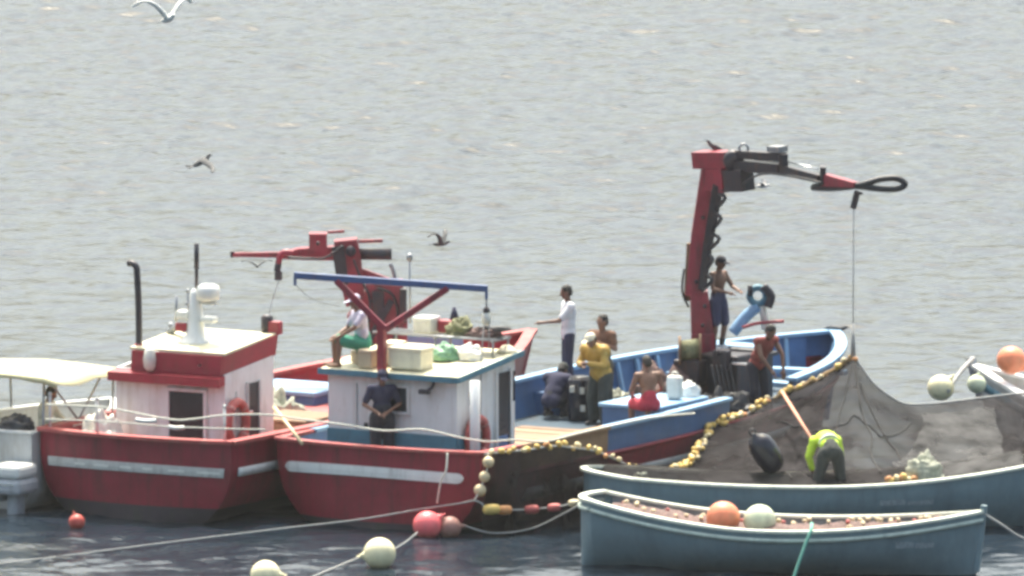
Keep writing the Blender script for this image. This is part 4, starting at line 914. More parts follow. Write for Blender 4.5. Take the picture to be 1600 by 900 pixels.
# hi-vis worker bending inside the long skiff
fh = Vector(onz(1297, 795, 0.23)); fh.z = 0.23
person('person in yellow-green high-visibility top bending over inside the long skiff', fh, R(192),
       J(pelvis=(0, .05, .95), waist=(0, -.06, 1.06), chest=(0, -.25, 1.12), neck=(0, -.40, 1.10), head=(0, -.50, 1.03), face=(0, -.5, -1), shl=(.19, -.34, 1.08), shr=(-.19, -.34, 1.08),
         ell=(.27, -.38, .82), elr=(-.27, -.38, .82), wrl=(.2, -.42, .60), wrr=(-.2, -.42, .60), hil=(.11, .03, .9), hir=(-.11, .03, .9), knl=(.19, -.04, .5), knr=(-.19, -.04, .5), anl=(.23, .02, .09), anr=(-.23, .02, .09)),
       lower='cloth_dark', bulk=1.2, vest='hi_vis', shirt='hi_vis', sleeve=.9)
# person sitting on a box on the wheelhouse roof
fs = FR[B] @ Vector((-1.20, 1.35, 2.46))
person('person in pale lilac shirt and green shorts sitting at the corner of the wheelhouse roof', fs, R(-72),
       J(pelvis=(0, .1, .36), waist=(0, .07, .52), chest=(0, .03, .72), neck=(0, -.01, .89), head=(0, -.05, 1.03), face=(0, -1, -.3), shl=(.18, .02, .82), shr=(-.18, .02, .82),
         hil=(.1, .08, .32), hir=(-.1, .08, .32), knl=(.13, -.36, .42), knr=(-.13, -.36, .42), anl=(.13, -.38, .06), anr=(-.13, -.36, .06), ell=(.24, -.14, .63), wrl=(.16, -.35, .50), elr=(-.25, -.1, .58), wrr=(-.12, -.34, .47)),
       shirt='cloth_lilac', sleeve=.5, lower='cloth_green', leg=.5, bulk=1.12, boots=None, hat='cloth_lilac')
off = Matrix.Rotation(R(-72), 3, 'Z') @ Vector((0, .13, 0))
MB().box(fs + off + Vector((0, 0, .105)), (.42, .38, .21), R(-72), bev=.015).top('fish_box', 'cardboard', fs + off, 'tan box used as a seat on the wheelhouse roof', 'box', rotz=R(-72))
# person under the awning
fl = FR[C] @ Vector((0.42, 1.45, .60))
person('person in pale shirt sitting under the cream awning of the launch', fl, R(70),
       J(pelvis=(0, .1, .50), waist=(0, .07, .65), chest=(0, .04, .86), neck=(0, .0, 1.03), head=(0, -.05, 1.16), face=(0, -1, -.5), shl=(.18, .02, .96), shr=(-.18, .02, .96), hil=(.1, .08, .46), hir=(-.1, .08, .46),
         knl=(.13, -.36, .48), knr=(-.13, -.36, .48), anl=(.13, -.36, .08), anr=(-.13, -.36, .08), ell=(.24, -.1, .75), wrl=(.12, -.32, .66), elr=(-.24, -.1, .75), wrr=(-.12, -.32, .66)),
       shirt='plastic_white', sleeve=.9, lower='cloth_dark', leg=1, boots=None)
MB().box((0.30, 1.53, .71), (1.3, .34, .50), bev=.03).part('bench', 'grey_white', C)

# ================================================================== the seine net
rim = [(757, 709, -1.75), (790, 706, -1.5), (830, 702, -1.1), (862, 697, -.85), (895, 699, -.55), (935, 706, -.1), (975, 724, .3), (1008, 739, .5), (1045, 736, 1.2), (1078, 722, 2.6), (1098, 694, 3.9), (1112, 668, 4.6),
       (1135, 658, 4.9), (1160, 650, 5.2), (1178, 640, 5.3), (1200, 624, 5.4), (1232, 612, 5.5), (1262, 598, 5.45), (1292, 584, 5.35), (1320, 566, 5.2), (1333, 557, 5.1), (1345, 572, 5.0), (1366, 600, 4.9), (1392, 620, 4.9),
       (1415, 631, 5.0), (1450, 631, 5.2), (1490, 627, 5.5), (1545, 620, 5.9), (1600, 614, 6.2), (1690, 606, 6.5)]
RIM = [at(*p) for p in rim]; RU = [p[0] for p in rim]
def along(P, U, u):
    for i in range(len(U) - 1):
        if U[i] <= u <= U[i + 1]: return P[i].lerp(P[i + 1], (u - U[i]) / (U[i + 1] - U[i]))
    return P[-1].copy()
def foot_of(u):
    if u < 915: p = onz(u, lerp(842, 826, (u - 757) / 160), -.06)
    else:
        p = at(u, 766, OD.y - .15 + (u - 926) / 95 * .07); q = onz(u, 826, -.06); k = min(1, (u - 915) / 30); p = q.lerp(p, k)
    return p
def netpt(u, f, out=0.0):
    a = along(RIM, RU, u); b = foot_of(u); p = a.lerp(b, f)
    sag = math.sin(math.pi * f) * (0.12 if u < 930 else 0.38)
    p += Vector((0, 0.35 * sag, -sag * .8))
    w = math.sin(math.pi * min(1, f * 1.6) * .5)
    fold = math.sin(u * .085 + 2.4 * math.sin(f * 2.3 + u * .011)) * .07 + math.sin(u * .23 + f * 3.1 + 1.5 * math.sin(f * 6)) * .040 + math.sin(u * .47 - f * 4) * .016
    p += Vector((0, fold * w * 1.6, fold * w * .6)) + noisy(p, 1.4, .10 * w, 3.0) + noisy(p, 4.0, .035 * w, 9.0)
    if u > 940:
        l = FR[D].inverted() @ p; t = max(0, min(1, l.y / HD.L)); zs = HD.sheer(t)
        if -1.5 < l.x < 0.3: p.z = max(p.z, zs + .06 - max(0, l.x + .55) * .25 - max(0, -1.0 - l.x) * .3)
    return p + Vector((0, -out, out * .35))
net = thing('seine_net', 'brown seine net hauled up between the boats, edged with yellow cork floats', 'fishing net', onz(1250, 790, 0.1))
def sheet(u0f, u1f, f0, f1, n, m, out=0.0):
    return MB().grid([[netpt(lerp(u0f(lerp(f0, f1, j / m)), u1f(lerp(f0, f1, j / m)), i / n), lerp(f0, f1, j / m), out) for j in range(m + 1)] for i in range(n + 1)])
sheet(lambda f: 757, lambda f: 985 - 40 * f, 0, 1, 70, 26).part('netting', 'net_dark', net, world=True, label='dark wet netting hanging to the water')
sheet(lambda f: 985 - 40 * f, lambda f: 1600, 0, 1, 190, 44).part('netting', 'net_brown', net, world=True)
sheet(lambda f: 1600, lambda f: 1690, 0, 1, 26, 24).part('netting', 'net_dark', net, world=True)
sheet(lambda f: 1428 - 30 * (f - .1) + 16 * math.sin(f * 9), lambda f: 1552 + 52 * f ** 1.3, .08, .99, 50, 26, .07).part('netting', 'net_lit', net, world=True, label='netting panel with its lit look put into a pale grey colour')
MB().tube([p + Vector((0, -.02, 0)) for p in spline(RIM, 4)], 0.018, 6).part('head_rope', 'rope_grey', net, world=True)
for pts in ([(1215, .18), (1260, .30), (1320, .36), (1380, .30), (1425, .16)], [(1333, .02), (1318, .25), (1296, .5), (1270, .8)], [(1336, .03), (1350, .3), (1366, .6), (1372, .9)],
            [(1345, .1), (1400, .38), (1430, .62), (1452, .86)], [(1060, .1), (1120, .5), (1180, .7), (1240, .9)]):
    MB().tube([netpt(q.x, q.y, .015) for q in spline([(u, f, 0) for u, f in pts], 14)], random.uniform(.010, .018), 6).part('fold_line', 'fold_dark', net, world=True)  # dark tubes laid on the net to imitate shaded fold lines
# cork floats, one by one
def float_mesh(name, m, r, l):
    mb = MB(); mb.lathe((0, 0, 0), [(r * .35, -l), (r * .8, -l * .8), (r, -l * .3), (r, l * .3), (r * .8, l * .8), (r * .35, l)], 9); return mb.mesh(name, m)
FM = [float_mesh('float_y', 'float_yellow', .050, .060), float_mesh('float_c', 'float_cream', .046, .055), float_mesh('float_o', 'float_orange', .050, .060)]
def place(meshdata, name, pos, direction, parent, scale=1.0, jitter=.25):
    d = Vector(direction).normalized() + Vector((random.uniform(-1, 1), random.uniform(-1, 1), random.uniform(-1, 1))) * jitter
    o = bpy.data.objects.new(name, meshdata); COL.objects.link(o); o.parent = parent
    o.matrix_local = FR[parent].inverted() @ (Matrix.Translation(pos) @ d.to_track_quat('Z', 'Y').to_matrix().to_4x4() @ Matrix.Scale(scale, 4))
    return o
acc = 0.0; pth = spline(RIM, 6); nf = 0
for i in range(len(pth) - 1):
    seg = (pth[i + 1] - pth[i]).length; u = 800 + pth[i].x * 19170 / (pth[i].y + 201.8)
    step = .11 if (1000 < u < 1325) else (.16 if u < 1000 else .30)
    if u > 1345: acc = 0; continue
    acc += seg
    while acc > step:
        acc -= step; p = pth[i + 1] - (pth[i + 1] - pth[i]) * (acc / max(seg, 1e-6))
        for rep in range(2 if (1060 < u < 1200 and random.random() < .75) else 1):
            m = random.choices(FM, (5, 4, 1.2))[0]
            place(m, 'cork_float', p + Vector((random.uniform(-.05, .05), random.uniform(-.10, 0), .02 + random.uniform(-.045, .04) + rep * .05)), pth[i + 1] - pth[i], net, random.uniform(.72, 1.12), .7); nf += 1
bp_ = [p for p in spline(RIM, 10) if 4.36 < p.x < 5.72 and p.z > 1.2]
MB().tube([p + noisy(p, 5, .07, 2.0) + Vector((0, -.03, -.02)) for p in bp_], [.05 + .05 * abs(noise.noise(p * 6)) for p in bp_], 9).part('bunched_netting', 'bunch_brown', net, world=True)
def heap(name, label, cat, c, size, m, seed, rotz=0.0, group=None, n=26, rough=.35):
    mb = MB(); P = []
    for i in range(n + 1):
        row = []
        for k in range(n):
            a = 2 * math.pi * k / n; ph = math.pi / 2 * i / n
            d = Vector((math.cos(a) * math.cos(ph), math.sin(a) * math.cos(ph), math.sin(ph)))
            r = 1 + rough * noise.noise(d * 2.1 + Vector((seed, 0, 0))) + rough * .6 * noise.noise(d * 5.3 + Vector((0, seed, 0))) + rough * .10 * noise.noise(d * 12 + Vector((0, 0, seed)))
            v = Vector((d.x * size[0] / 2, d.y * size[1] / 2, d.z * size[2])) * r; v.z = max(v.z, -.02)
            row.append(Vector(c) + Matrix.Rotation(rotz, 3, 'Z') @ v)
        row.append(row[0]); P.append(row)
    mb.grid(P); return mb.top(name, m, c, label, cat, group, rotz=rotz)
heap('net_heap', 'pale bunched netting piled on the gunwale of the long skiff', 'net heap', at(1445, 752, -.25), (.62, .5, .42), 'pale_net', 1.3)
oh = heap('float_bunch', 'bunch of orange and yellow floats on the long skiff beside the pale netting', 'floats', at(1402, 755, -.35), (.36, .26, .10), 'heap_net', 4.2)
for k in range(7):
    place(FM[(2, 0, 1)[k % 3]], 'cork_float', at(1388 + k * 6.5 + random.uniform(-2, 2), 748 - abs(3 - k) * -1.0 + random.uniform(-5, 2), -.45), (1, 0, random.uniform(-.5, .5)), oh, 1.0, .5)
heap('rag', 'pale tattered rag hanging on the stern of the long skiff under the float line', 'rag', at(1002, 755, -.35), (.34, .22, .17), 'pale_net', 7.7)
heap('dark_tarpaulin', 'dark tarpaulin heap on the stern of the white launch', 'tarpaulin', FR[C] @ Vector((.55, .25, 1.30)), (.62, .5, .24), 'black_rubber', 2.6, HEAD)
heap('gear_heap', 'pale sacks piled on the port side of the left red boat', 'sacks', FR[A] @ Vector((-1.0, .55, .76)), (.9, .6, .78), 'plastic_white', 5.1, HEAD)
# net lying in the nearest skiff
mb = MB(); P = []
for i in range(61):
    t = .04 + .88 * i / 60; row = []; hh = HE.half(t, HE.sheer(t)) - .10
    for k in range(13):
        x = -1 + 2 * k / 12; y = t * HE.L
        z = HE.sheer(t) - .16 + .15 * (1 - x * x) + .11 * noise.noise(Vector((x * 2.2, y * 2.3, 1))) + .06 * noise.noise(Vector((x * 6, y * 7, 4)))
        row.append(FR[E] @ Vector((x * hh, y, z)))
    P.append(row)
hn = mb.grid(P).top('stowed_net', 'heap_net', FR[E] @ Vector((0, 3, .3)), 'brown and pinkish net stowed along the nearest skiff', 'fishing net')
FP = [float_mesh('float_p', 'float_pale', .040, .050), float_mesh('float_p2', 'ring_red', .036, .045)]
for k in range(46):
    t = random.uniform(.04, .93); x = random.uniform(-.75, .1); y = t * HE.L
    z = HE.sheer(t) - .16 + .15 * (1 - x * x) + .11 * noise.noise(Vector((x * 2.2, y * 2.3, 1))) + .06 * noise.noise(Vector((x * 6, y * 7, 4)))
    place(random.choices(FP, (3, 1))[0], 'net_float', FR[E] @ Vector((x * (HE.half(t, HE.sheer(t)) - .1), y, z + .03)), (random.uniform(-1, 1), random.uniform(-1, 1), .1), hn, random.uniform(.7, 1.1), .4)

# ================================================================== buoys
def buoy(label, c, r, m, group=None, lug=(0, 0, 1), name='buoy'):
    c = Vector(c); mb = MB(); mb.ball(c, (r, r, r * .97), 28, 18)
    o = mb.top(name, m, c, label, 'buoy', group)
    L = Vector(lug).normalized(); q = L.to_track_quat('Z', 'Y').to_matrix()
    MB().lathe(c + L * r * .93, [(r * .30, -.02 * r), (r * .24, r * .10), (r * .15, r * .16), (r * .15, r * .30)], 12, q).torus(c + L * r * 1.28, r * .12, r * .05, q @ Matrix.Rotation(R(90), 3, 'X'), 12, 6).part('lug', m, o, world=True)
    return o
S0 = 1 / 95.5
def fbuoy(u, v, rp, label, m, lug, sink=.25):
    r = rp * S0; p = onz(u, v + rp * (1 - sink * .6), 0); p.z = r * (1 - sink * 1.0); buoy(label, p, r, m, 'buoys floating by the boats', lug); return p
bp1 = fbuoy(668, 819, 23, 'coral pink buoy floating at the stern of the middle red boat', 'buoy_pink', (.6, 0, .4), .15)
bp2 = fbuoy(703, 823, 18, 'dull brown buoy half hidden behind the coral pink buoy', 'buoy_brown', (.9, 0, .1), .15)
bp3 = fbuoy(593, 864, 25, 'cream buoy floating below the coral pink buoy', 'buoy_cream', (-.8, -.1, -.1), .12)
bp4 = fbuoy(415, 898, 23, 'cream buoy cut off by the bottom edge of the picture', 'buoy_cream', (.8, -.1, .0), .12)
bp5 = fbuoy(120, 814, 13, 'small red buoy floating under the left red boat', 'buoy_red', (-.3, 0, 1), .3)
buoy('orange buoy lying in the nearest skiff', at(1130, 809, OE.y - .55), 26 * S0, 'buoy_orange', 'buoys aboard the nearest skiff', (-.2, .4, -.6))
buoy('pale greenish buoy lying in the nearest skiff beside the orange one', at(1187, 813, OE.y - .65), 25 * S0, 'buoy_green', 'buoys aboard the nearest skiff', (.3, .4, -.6))
buoy('off-white buoy hanging from the bow of the boat at the right edge', at(1470, 606, 7.6), 21 / 92., 'buoy_cream', None, (.7, 0, .7))
buoy('orange buoy on the bow of the boat at the right edge', at(1580, 563, 8.2), 23 / 92., 'buoy_orange', None, (.6, 0, -.4))
buoy('small yellow-green fender buoy under the bow at the right edge', at(1526, 600, 7.4), 15 / 92., 'buoy_green', None, (.2, 0, 1))
# strings of floats between the middle boat and the nearest skiff
sf = MB().tube(spline([at(762, 708, -1.75), at(764, 722, -1.8), at(757, 745, -1.85), at(750, 766, -1.9), at(741, 782, -1.95)], 5), .012, 6).top('float_string', 'rope_white', at(741, 782, -1.95), 'short string of round cream floats hanging at the corner of the middle boat', 'floats')
for (u, v, r) in ((763, 722, 9), (757, 745, 8.5), (750, 766, 9.5)):
    MB().ball(at(u, v, -1.85), r * S0, 14, 10).part('round_float', 'float_pale', sf, world=True)
rp = spline([at(741, 782, -1.95), at(752, 786, -1.95), at(762, 796, -1.95), at(800, 797, -1.7), at(840, 795, -1.5), at(880, 790, -1.9), at(903, 784, -3.0), at(922, 776, -4.9)], 5)
sf2 = MB().tube(rp, .014, 6).top('float_string', 'rope_grey', rp[0], 'horizontal string of orange floats stretched to the bow of the nearest skiff', 'floats')
for (u, v, Y, m, s) in ((768, 796, -1.95, 'float_yellow', 1.9), (788, 797, -1.8, 'float_orange', 1.7), (831, 796, -1.55, 'ring_red', 1.6), (866, 793, -1.75, 'ring_red', 1.5), (897, 786, -2.7, 'float_pale', 1.3)):
    mb = MB(); q = Vector((1, .1, .05)).to_track_quat('Z', 'Y').to_matrix(); r = .046 * s; l = .075 * s
    mb.lathe(at(u, v, Y), [(r * .35, -l), (r * .85, -l * .8), (r, -l * .3), (r, l * .3), (r * .85, l * .8), (r * .35, l)], 12, q).part('long_float', m, sf2, world=True)

# ================================================================== ropes and poles
def rope(label, pts, r, m, name='rope', n=7):
    p = spline(pts, n); return MB().tube(p, r, 7).top(name, m, p[0], label, 'rope')
rope('long grey mooring rope crossing the dark water in the foreground', [onz(-15, 883, .02), onz(120, 866, .02), onz(260, 848, .04), at(440, 826, -1.6), at(560, 812, -1.6), at(655, 796, -1.6), at(715, 787, -1.8), at(741, 782, -1.9)], .014, 'rope_grey')
rope('grey rope running down from the large cream buoy to the bottom edge', [onz(480, 905, .0), onz(530, 884, .03), onz(570, 868, .1)], .016, 'rope_grey')
rope('thin rope between the cream buoy and the coral pink buoy', [onz(616, 858, .1), onz(635, 846, .08), onz(652, 832, .15)], .011, 'rope_grey')
rope('slack rope sagging from the pink buoys to the nearest skiff bow', [at(722, 820, -1.9), at(770, 833, -1.9), at(830, 826, -1.8), at(880, 803, -2.6), at(918, 782, -4.9)], .014, 'rope_grey')
rope('short pale rope hanging down the stern of the middle red boat', [at(699, 708, -1.75), at(697, 735, -1.85), at(689, 752, -1.8), at(683, 786, -1.65)], .016, 'rope_white')
rope('pale upper lifeline slung along the sterns of both red boats', [at(72, 632, .55), at(120, 634, .35), at(172, 638, .15), at(265, 655, -.2), at(300, 655, -.35), at(350, 649, -.55), at(415, 648, -.55), at(470, 655, -.2), at(540, 664, -.55), at(600, 673, -.9), at(660, 671, -1.2), at(715, 683, -1.3), at(762, 690, -1.2), at(805, 687, -.9), at(850, 690, -.5), at(900, 678, .2), at(960, 664, 1.2), at(1020, 652, 2.4), at(1085, 646, 3.6)], .016, 'rope_white')
rope('pale lower lifeline slung across the stern of the left red boat', [at(72, 655, .55), at(172, 659, .15), at(265, 667, -.2), at(300, 668, -.35), at(350, 670, -.55), at(415, 671, -.6)], .013, 'rope_white')
for u, v, l, lab in ((228, 656, 32, 'white cloth tied to the upper lifeline by the dark doorway'), (276, 667, 24, 'small white cloth tied to the lower lifeline')):
    MB().tube(spline([at(u - l / 2, v, -.2), at(u, v + 2, -.22), at(u + l / 2, v + 1, -.22)], 4), .035, 8).top('cloth_strip', 'radar_white', at(u, v, -.2), lab, 'cloth')
rope('pale wooden pole leaning on the left red boat between the two wheelhouses', [at(428, 636, .9), at(472, 693, -.35)], .030, 'float_pale', 'pole', 1)['category'] = 'pole'
rope('pinkish pole slanting from the net rim down to the bending worker', [at(1222, 612, 4.3), at(1272, 692, .9)], .028, 'rope_orange', 'pole', 1)['category'] = 'pole'
yE = OE.y - 1.72
rope('green rope tied over the side of the nearest skiff', [at(1268, 818, yE + .15), at(1267, 829, yE - .12), at(1255, 860, yE - .2), at(1236, 915, yE - .3)], .026, 'rope_green')
rope('frayed mooring rope trailing from the bow of the nearest skiff', [at(1534, 801, OE.y - 1.22), at(1568, 822, OE.y - 1.2), at(1592, 838, OE.y - 1.1), at(1625, 848, OE.y - 1.0)], .022, 'rope_grey')
rope('thick grey hawser from the bow at the right edge to the hanging buoy', [at(1520, 560, 8.7), at(1500, 582, 8.0), at(1480, 612, 7.4)], .04, 'rope_grey')

# ================================================================== loose gear
def lifering(label, c, rotz, m):
    rot = Matrix.Rotation(rotz, 3, 'Z') @ Matrix.Rotation(R(90), 3, 'Y')
    o = MB().torus(c, .335, .078, rot, 30, 10, sy=.86).top('life_ring', m, c, label, 'life ring', 'life rings on the wheelhouses')
    for a in (45, 135, 225, 315):
        p = Vector(c) + rot @ Vector((.335 * math.cos(R(a)), .288 * math.sin(R(a)), 0))
        t = rot @ Vector((-math.sin(R(a)), math.cos(R(a)), 0))
        MB().tube([p - t * .03, p + t * .03], .083, 12).part('grab_band', 'ring_band', o, world=True)
lifering('faded red life ring on the red-trimmed wheelhouse of the left boat', FR[A] @ Vector((1.15, 1.33, 1.50)), HEAD, 'ring_red')
lifering('faded red life ring on the white wheelhouse of the middle boat', FR[B] @ Vector((1.03, 1.45, 1.35)), HEAD, 'ring_red')
def barrel(name, label, c, r, h, m, tilt=None, cat='barrel', group=None):
    rot = tilt or Matrix.Identity(3); c = Vector(c)
    o = MB().lathe(c, [(r * .9, 0), (r, .03), (r, h * .3), (r * 1.03, h * .33), (r, h * .36), (r, h * .64), (r * 1.03, h * .67), (r, h * .70), (r, h - .04), (r * .9, h)], 20, rot).top(name, m, c, label, cat, group)
    MB().lathe(c + rot @ Vector((0, 0, h)), [(r * .86, 0), (r * .86, .02), (r * .8, .03)], 20, rot).part('lid', m, o, world=True)
    return o
person('person in dark clothes crouching on the deck beside the black barrel', onz(864, 652, .80), R(150),
       J(pelvis=(0, .04, .30), waist=(0, -.03, .43), chest=(0, -.15, .58), neck=(0, -.25, .70), head=(0, -.33, .77), face=(0, -1, -.9), shl=(.19, -.17, .65), shr=(-.19, -.17, .65), hil=(.1, .02, .27), hir=(-.1, .02, .27),
         knl=(.20, -.32, .46), knr=(-.20, -.32, .46), anl=(.16, -.06, .09), anr=(-.16, -.06, .09), ell=(.27, -.34, .46), elr=(-.27, -.34, .46), wrl=(.12, -.50, .36), wrr=(-.12, -.50, .36)),
       skin='skin_tan', shirt='cloth_navy', sleeve=.9, loose=.04, lower='cloth_black', bulk=1.15, hat='cloth_dark')
for u, v, lab in ((905, 656, 'black barrel marked with white patches next to the yellow jacket'),):
    p = onz(u, v, .78); ob = barrel('barrel', lab, p, .235 if u < 880 else .20, .72, 'black_gloss', group=None)
    if u > 880:
        for dx, dz in ((-.12, .55), (.05, .52), (.06, .22)): MB().box(p + Vector((dx, -.20, dz)), (.08, .03, .11), bev=.02).part('white_patch', 'plastic_white', ob, world=True)
fc = at(1197, 708, .15); frot = Matrix.Rotation(R(-32), 3, 'Y') @ Matrix.Rotation(R(10), 3, 'X')
fo_ = MB().lathe(fc, [(.03, -.36), (.13, -.33), (.20, -.24), (.225, -.08), (.225, .10), (.20, .23), (.13, .32), (.05, .36), (.04, .40)], 22, frot).top('fender', 'black_gloss', fc, 'glossy black inflated fender tilted against the net in the long skiff', 'fender')
MB().torus(fc + frot @ Vector((0, 0, .43)), .05, .016, frot @ Matrix.Rotation(R(90), 3, 'X'), 12, 6).part('eyelet', 'black_rubber', fo_, world=True)
def tub(name, label, c, size, m, lidm, cat, rotz=HEAD, taper=1.0):
    c = Vector(c); o = MB().box(c + Vector((0, 0, size[2] / 2)), size, rotz, taper=taper, bev=.025).top(name, m, c, label, cat, rotz=rotz)
    MB().box(c + Vector((0, 0, size[2] + .03)), (size[0] * 1.04 * taper, size[1] * 1.04 * taper, .07), rotz, bev=.02).part('lid', lidm, o, world=True); return o
RZ = lambda y: 2.345 + .07 + (y - .8) * .109 + .003
RK = RZ(2.6) + .24
rk = MB(); 
for x in (-1.35, -.3, .8): rk.tube([(x, 2.35, RZ(2.35)), (x, 2.35, RK)], .02, 6); rk.tube([(x, 2.85, RZ(2.85)), (x, 2.85, RK)], .02, 6); rk.tube([(x, 2.3, RK), (x, 2.9, RK)], .02, 6)
for y in (2.35, 2.6, 2.85): rk.tube([(-1.5, y, RK + .02), (.85, y, RK + .02)], .022, 6)
rk.part('roof_rack', 'steel', B)
def onrack(x, y): return FR[B] @ Vector((x, y, RK + .045))
tub('white_tub', 'round-topped white tub on the rack at the back of the wheelhouse roof', onrack(-.62, 2.6), (.34, .32, .20), 'plastic_white', 'radar_white', 'tub')
def onroof(x, y): return FR[B] @ Vector((x, y, RZ(y)))
tub('foam_box', 'large off-white foam fish box on the wheelhouse roof behind the red post', onroof(-.12, 1.25), (.62, .42, .30), 'foam', 'foam', 'fish box')
tub('foam_box', 'small off-white foam box against the red gantry post', onroof(-.62, 1.5), (.30, .4, .30), 'foam', 'foam', 'fish box')
tub('carton', 'tan carton at the aft edge of the wheelhouse roof, left of the post', onroof(-.85, 1.1), (.26, .24, .24), 'cardboard', 'cardboard', 'box')
heap('white_sack', 'white plastic sack on the starboard side of the wheelhouse roof', 'sack', onroof(.48, 2.1), (.46, .36, .24), 'radar_white', 3.3, HEAD)
heap('net_heap', 'greenish net heap in the middle of the wheelhouse roof', 'net heap', onroof(.10, 2.0), (.55, .5, .26), 'plastic_green', 8.8, HEAD, rough=.3)
heap('net_heap', 'olive net mound at the back of the wheelhouse roof', 'net heap', onrack(.02, 2.6), (.5, .4, .24), 'olive_net', 6.1, HEAD, rough=.45)
heap('dark_rope_pile', 'dark coiled rope pile near the forward edge of the wheelhouse roof', 'rope pile', onrack(.50, 2.6), (.65, .4, .14), 'heap_net', 9.9, HEAD, rough=.5)
o = MB().lathe(onroof(.82, 2.78), [(.17, 0), (.18, .02), (.12, .05), (.09, .10), (.04, .12)], 18).top('sun_hat', 'foam', onroof(.82, 2.78), 'cream straw hat at the forward corner of the wheelhouse roof', 'hat')
pc = onrack(-.28, 2.75)
o = MB().box(pc + Vector((0, 0, .10)), (.34, .2, .22), HEAD, bev=.04).top('fuel_can', 'trim_red', pc, 'red fuel can with dark spout behind the wheelhouse roof gear', 'fuel can', rotz=HEAD)
MB().tube([pc + Vector((.1, 0, .2)), pc + Vector((.09, 0, .42))], [.09, .025], 8).part('spout', 'cloth_navy', o, world=True)
# deck gear on the middle boat
heap('tangled_gear', 'dark tangled ropes and gear piled in front of the winch', 'ropes', FR[B] @ Vector((.35, 9.0, .80)), (1.3, .9, .75), 'heap_net', 12.4, HEAD, rough=.6)
heap('tangled_gear', 'dark wet netting heaped below the leaning person in dark red', 'netting', FR[B] @ Vector((1.45, 9.0, .80)), (1.1, 1.0, .5), 'black_rubber', 14.1, HEAD, rough=.5)
heap('rope_coils', 'pale rope coils on the deck behind the two standing crew', 'ropes', FR[B] @ Vector((-.6, 8.9, .80)), (.9, .8, .4), 'pale_net', 15.7, HEAD, rough=.6)
jc = FR[B] @ Vector((1.5, 7.25, 1.41)); o = MB().box(jc + Vector((0, 0, .2)), (.26, .18, .40), HEAD, bev=.05).top('jerrycan', 'plastic_white', jc, 'white plastic jerrycan on the blue hatch beside the bare-backed person', 'jerrycan', rotz=HEAD)
MB().torus(jc + Vector((0, 0, .40)), .06, .018, Matrix.Rotation(HEAD, 3, 'Z') @ Matrix.Rotation(R(90), 3, 'X'), 14, 6).part('handle', 'plastic_white', o, world=True)
heap('white_sack', 'small white sacks beside the jerrycan on the blue hatch', 'sack', FR[B] @ Vector((1.5, 7.72, 1.41)), (.42, .3, .22), 'radar_white', 2.1, HEAD)
tub('fish_box', 'pale cyan fish box on deck behind the white wheelhouse', onz(818, 618, 1.0), (.6, .4, .24), 'blue_light', 'radar_white', 'fish box')
heap('sacks', 'pale sacks and rope on the port side between the two wheelhouses', 'sacks', FR[A] @ Vector((-.35, 5.0, .78)), (1.2, .9, .62), 'pale_net', 1.9, HEAD, rough=.5)

# ================================================================== gulls
gm = bpy.data.materials.new('gull'); gm.use_nodes = True; n = gm.node_tree; bs = n.nodes['Principled BSDF']; bs.inputs['Roughness'].default_value = .8
tc = n.nodes.new('ShaderNodeTexCoord'); sx = n.nodes.new('ShaderNodeSeparateXYZ'); ab = n.nodes.new('ShaderNodeMath'); ab.operation = 'ABSOLUTE'
cr = n.nodes.new('ShaderNodeValToRGB'); cr.color_ramp.elements[0].position = .06; cr.color_ramp.elements[0].color = (.55, .54, .52, 1); cr.color_ramp.elements[1].position = .16; cr.color_ramp.elements[1].color = (.10, .10, .11, 1)
n.links.new(tc.outputs['Object'], sx.inputs[0]); n.links.new(sx.outputs[0], ab.inputs[0]); n.links.new(ab.outputs[0], cr.inputs[0]); n.links.new(cr.outputs[0], bs.inputs['Base Color']); M['gull'] = gm
mat('gull_dark', (.10, .10, .10), .8, var=.4, scale=20); mat('gull_white', (.78, .78, .74), .8, var=.1, scale=20)
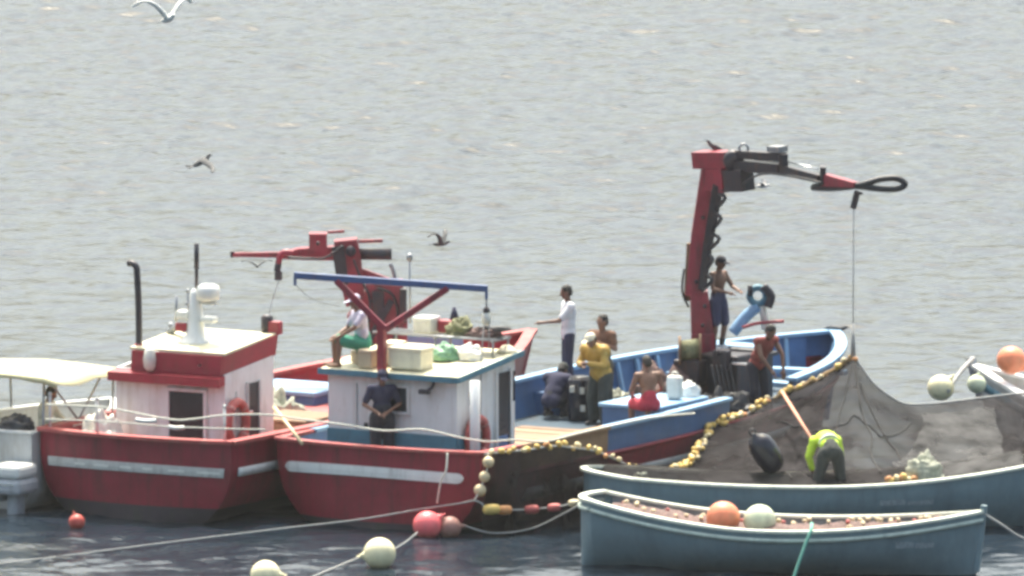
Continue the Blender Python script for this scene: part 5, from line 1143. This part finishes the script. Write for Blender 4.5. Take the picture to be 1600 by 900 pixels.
def gull(label, loc, rotz, pose='fly', up=.25, scale=1.0, m='gull', pitch=0.0):
    o = thing('gull', label, 'bird', loc, rotz, 'gulls around the boats'); o.rotation_euler = (pitch, 0, rotz); o.scale = (scale,) * 3
    b = MB()
    b.ball((0, 0, 0), (.065, .20, .062), 12, 9); b.ball((0, -.20, .035), (.038, .055, .038), 10, 8); cap(b, (0, -.12, .01), (0, -.2, .03), .045, .033, 8)
    b.tube([(0, -.24, .03), (0, -.30, .02)], [.014, .005], 6); b.ball((0, .24, .0), (.045, .10, .012), 10, 6)
    if pose == 'fly':
        for s in (-1, 1):
            for i in range(15):
                f = i / 14; x = .04 + .58 * f; z = up * (.30 * math.sin(f * 1.9) - .10 * f); y = -.03 + .12 * f * f - .05 * math.sin(f * 3.1)
                b.ball((s * x, y, .02 + z), (.06, .085 * (1.05 - .75 * f), .022), 8, 6)
    else:
        for s in (-1, 1): b.ball((s * .055, .08, .01), (.022, .20, .045), 10, 8)
        for s in (-1, 1): b.tube([(s * .025, .0, -.05), (s * .03, -.01, -.15)], .010, 6); b.ball((s * .03, -.03, -.15), (.016, .035, .008), 6, 5)
    remeshed(b, 'body', m, o, .011, 1); return o
gull('white gull flying with raised wings at the top left', at(262, 30, 55), R(35), 'fly', 1.5, 1.15, 'gull_white', R(-15))
gull('dark gull gliding above the left boat', at(314, 253, 40), R(115), 'fly', -.7, 1.0, 'gull_dark', R(-25))
gull('gull flying just right of the folded red crane', at(688, 381, 12), R(72), 'fly', 1.25, .70, 'gull_dark', R(-5))
gull('small gull flying under the tip of the folded crane boom', at(402, 416, 14), R(10), 'fly', 1.0, .42, 'gull_dark')
gull('pale gull flying below the raised crane boom', at(1190, 291, 15), R(80), 'fly', .5, .6, 'gull')
pk = at(1116, 232, 8.1)
gull('dark gull perched on top of the raised crane knuckle', pk + Vector((0, 0, .03)), R(-60), 'sit', scale=.75, m='gull_dark', pitch=R(-30))
gull('dark gull perched on the forward edge of the wheelhouse roof', onrack(.74, 2.6) + Vector((0, 0, .13)), R(-100), 'sit', scale=.9, m='gull_dark')
gull('dark gull perched on the far bow rail of the middle boat', at(1308, 513, 13.0), R(70), 'sit', scale=.8, m='gull_dark')

# ================================================================== sea haze between the shore and the boats
hz = MB().box((0, 6000, 13.6), (12400, 18400, 30.0)).top('haze', 'skin', (0, 6000, -1.4), 'thin pale sea haze over the water', 'haze', kind='stuff')
hm = bpy.data.materials.new('haze'); hm.use_nodes = True; hm.node_tree.nodes.clear()
ho = hm.node_tree.nodes.new('ShaderNodeOutputMaterial'); hv = hm.node_tree.nodes.new('ShaderNodeVolumePrincipled')
hv.inputs['Color'].default_value = (0.98, 0.98, 0.95, 1); hv.inputs['Density'].default_value = 0.00008; hv.inputs['Anisotropy'].default_value = 0.35
hm.node_tree.links.new(hv.outputs[0], ho.inputs['Volume']); hz.data.materials.clear(); hz.data.materials.append(hm)
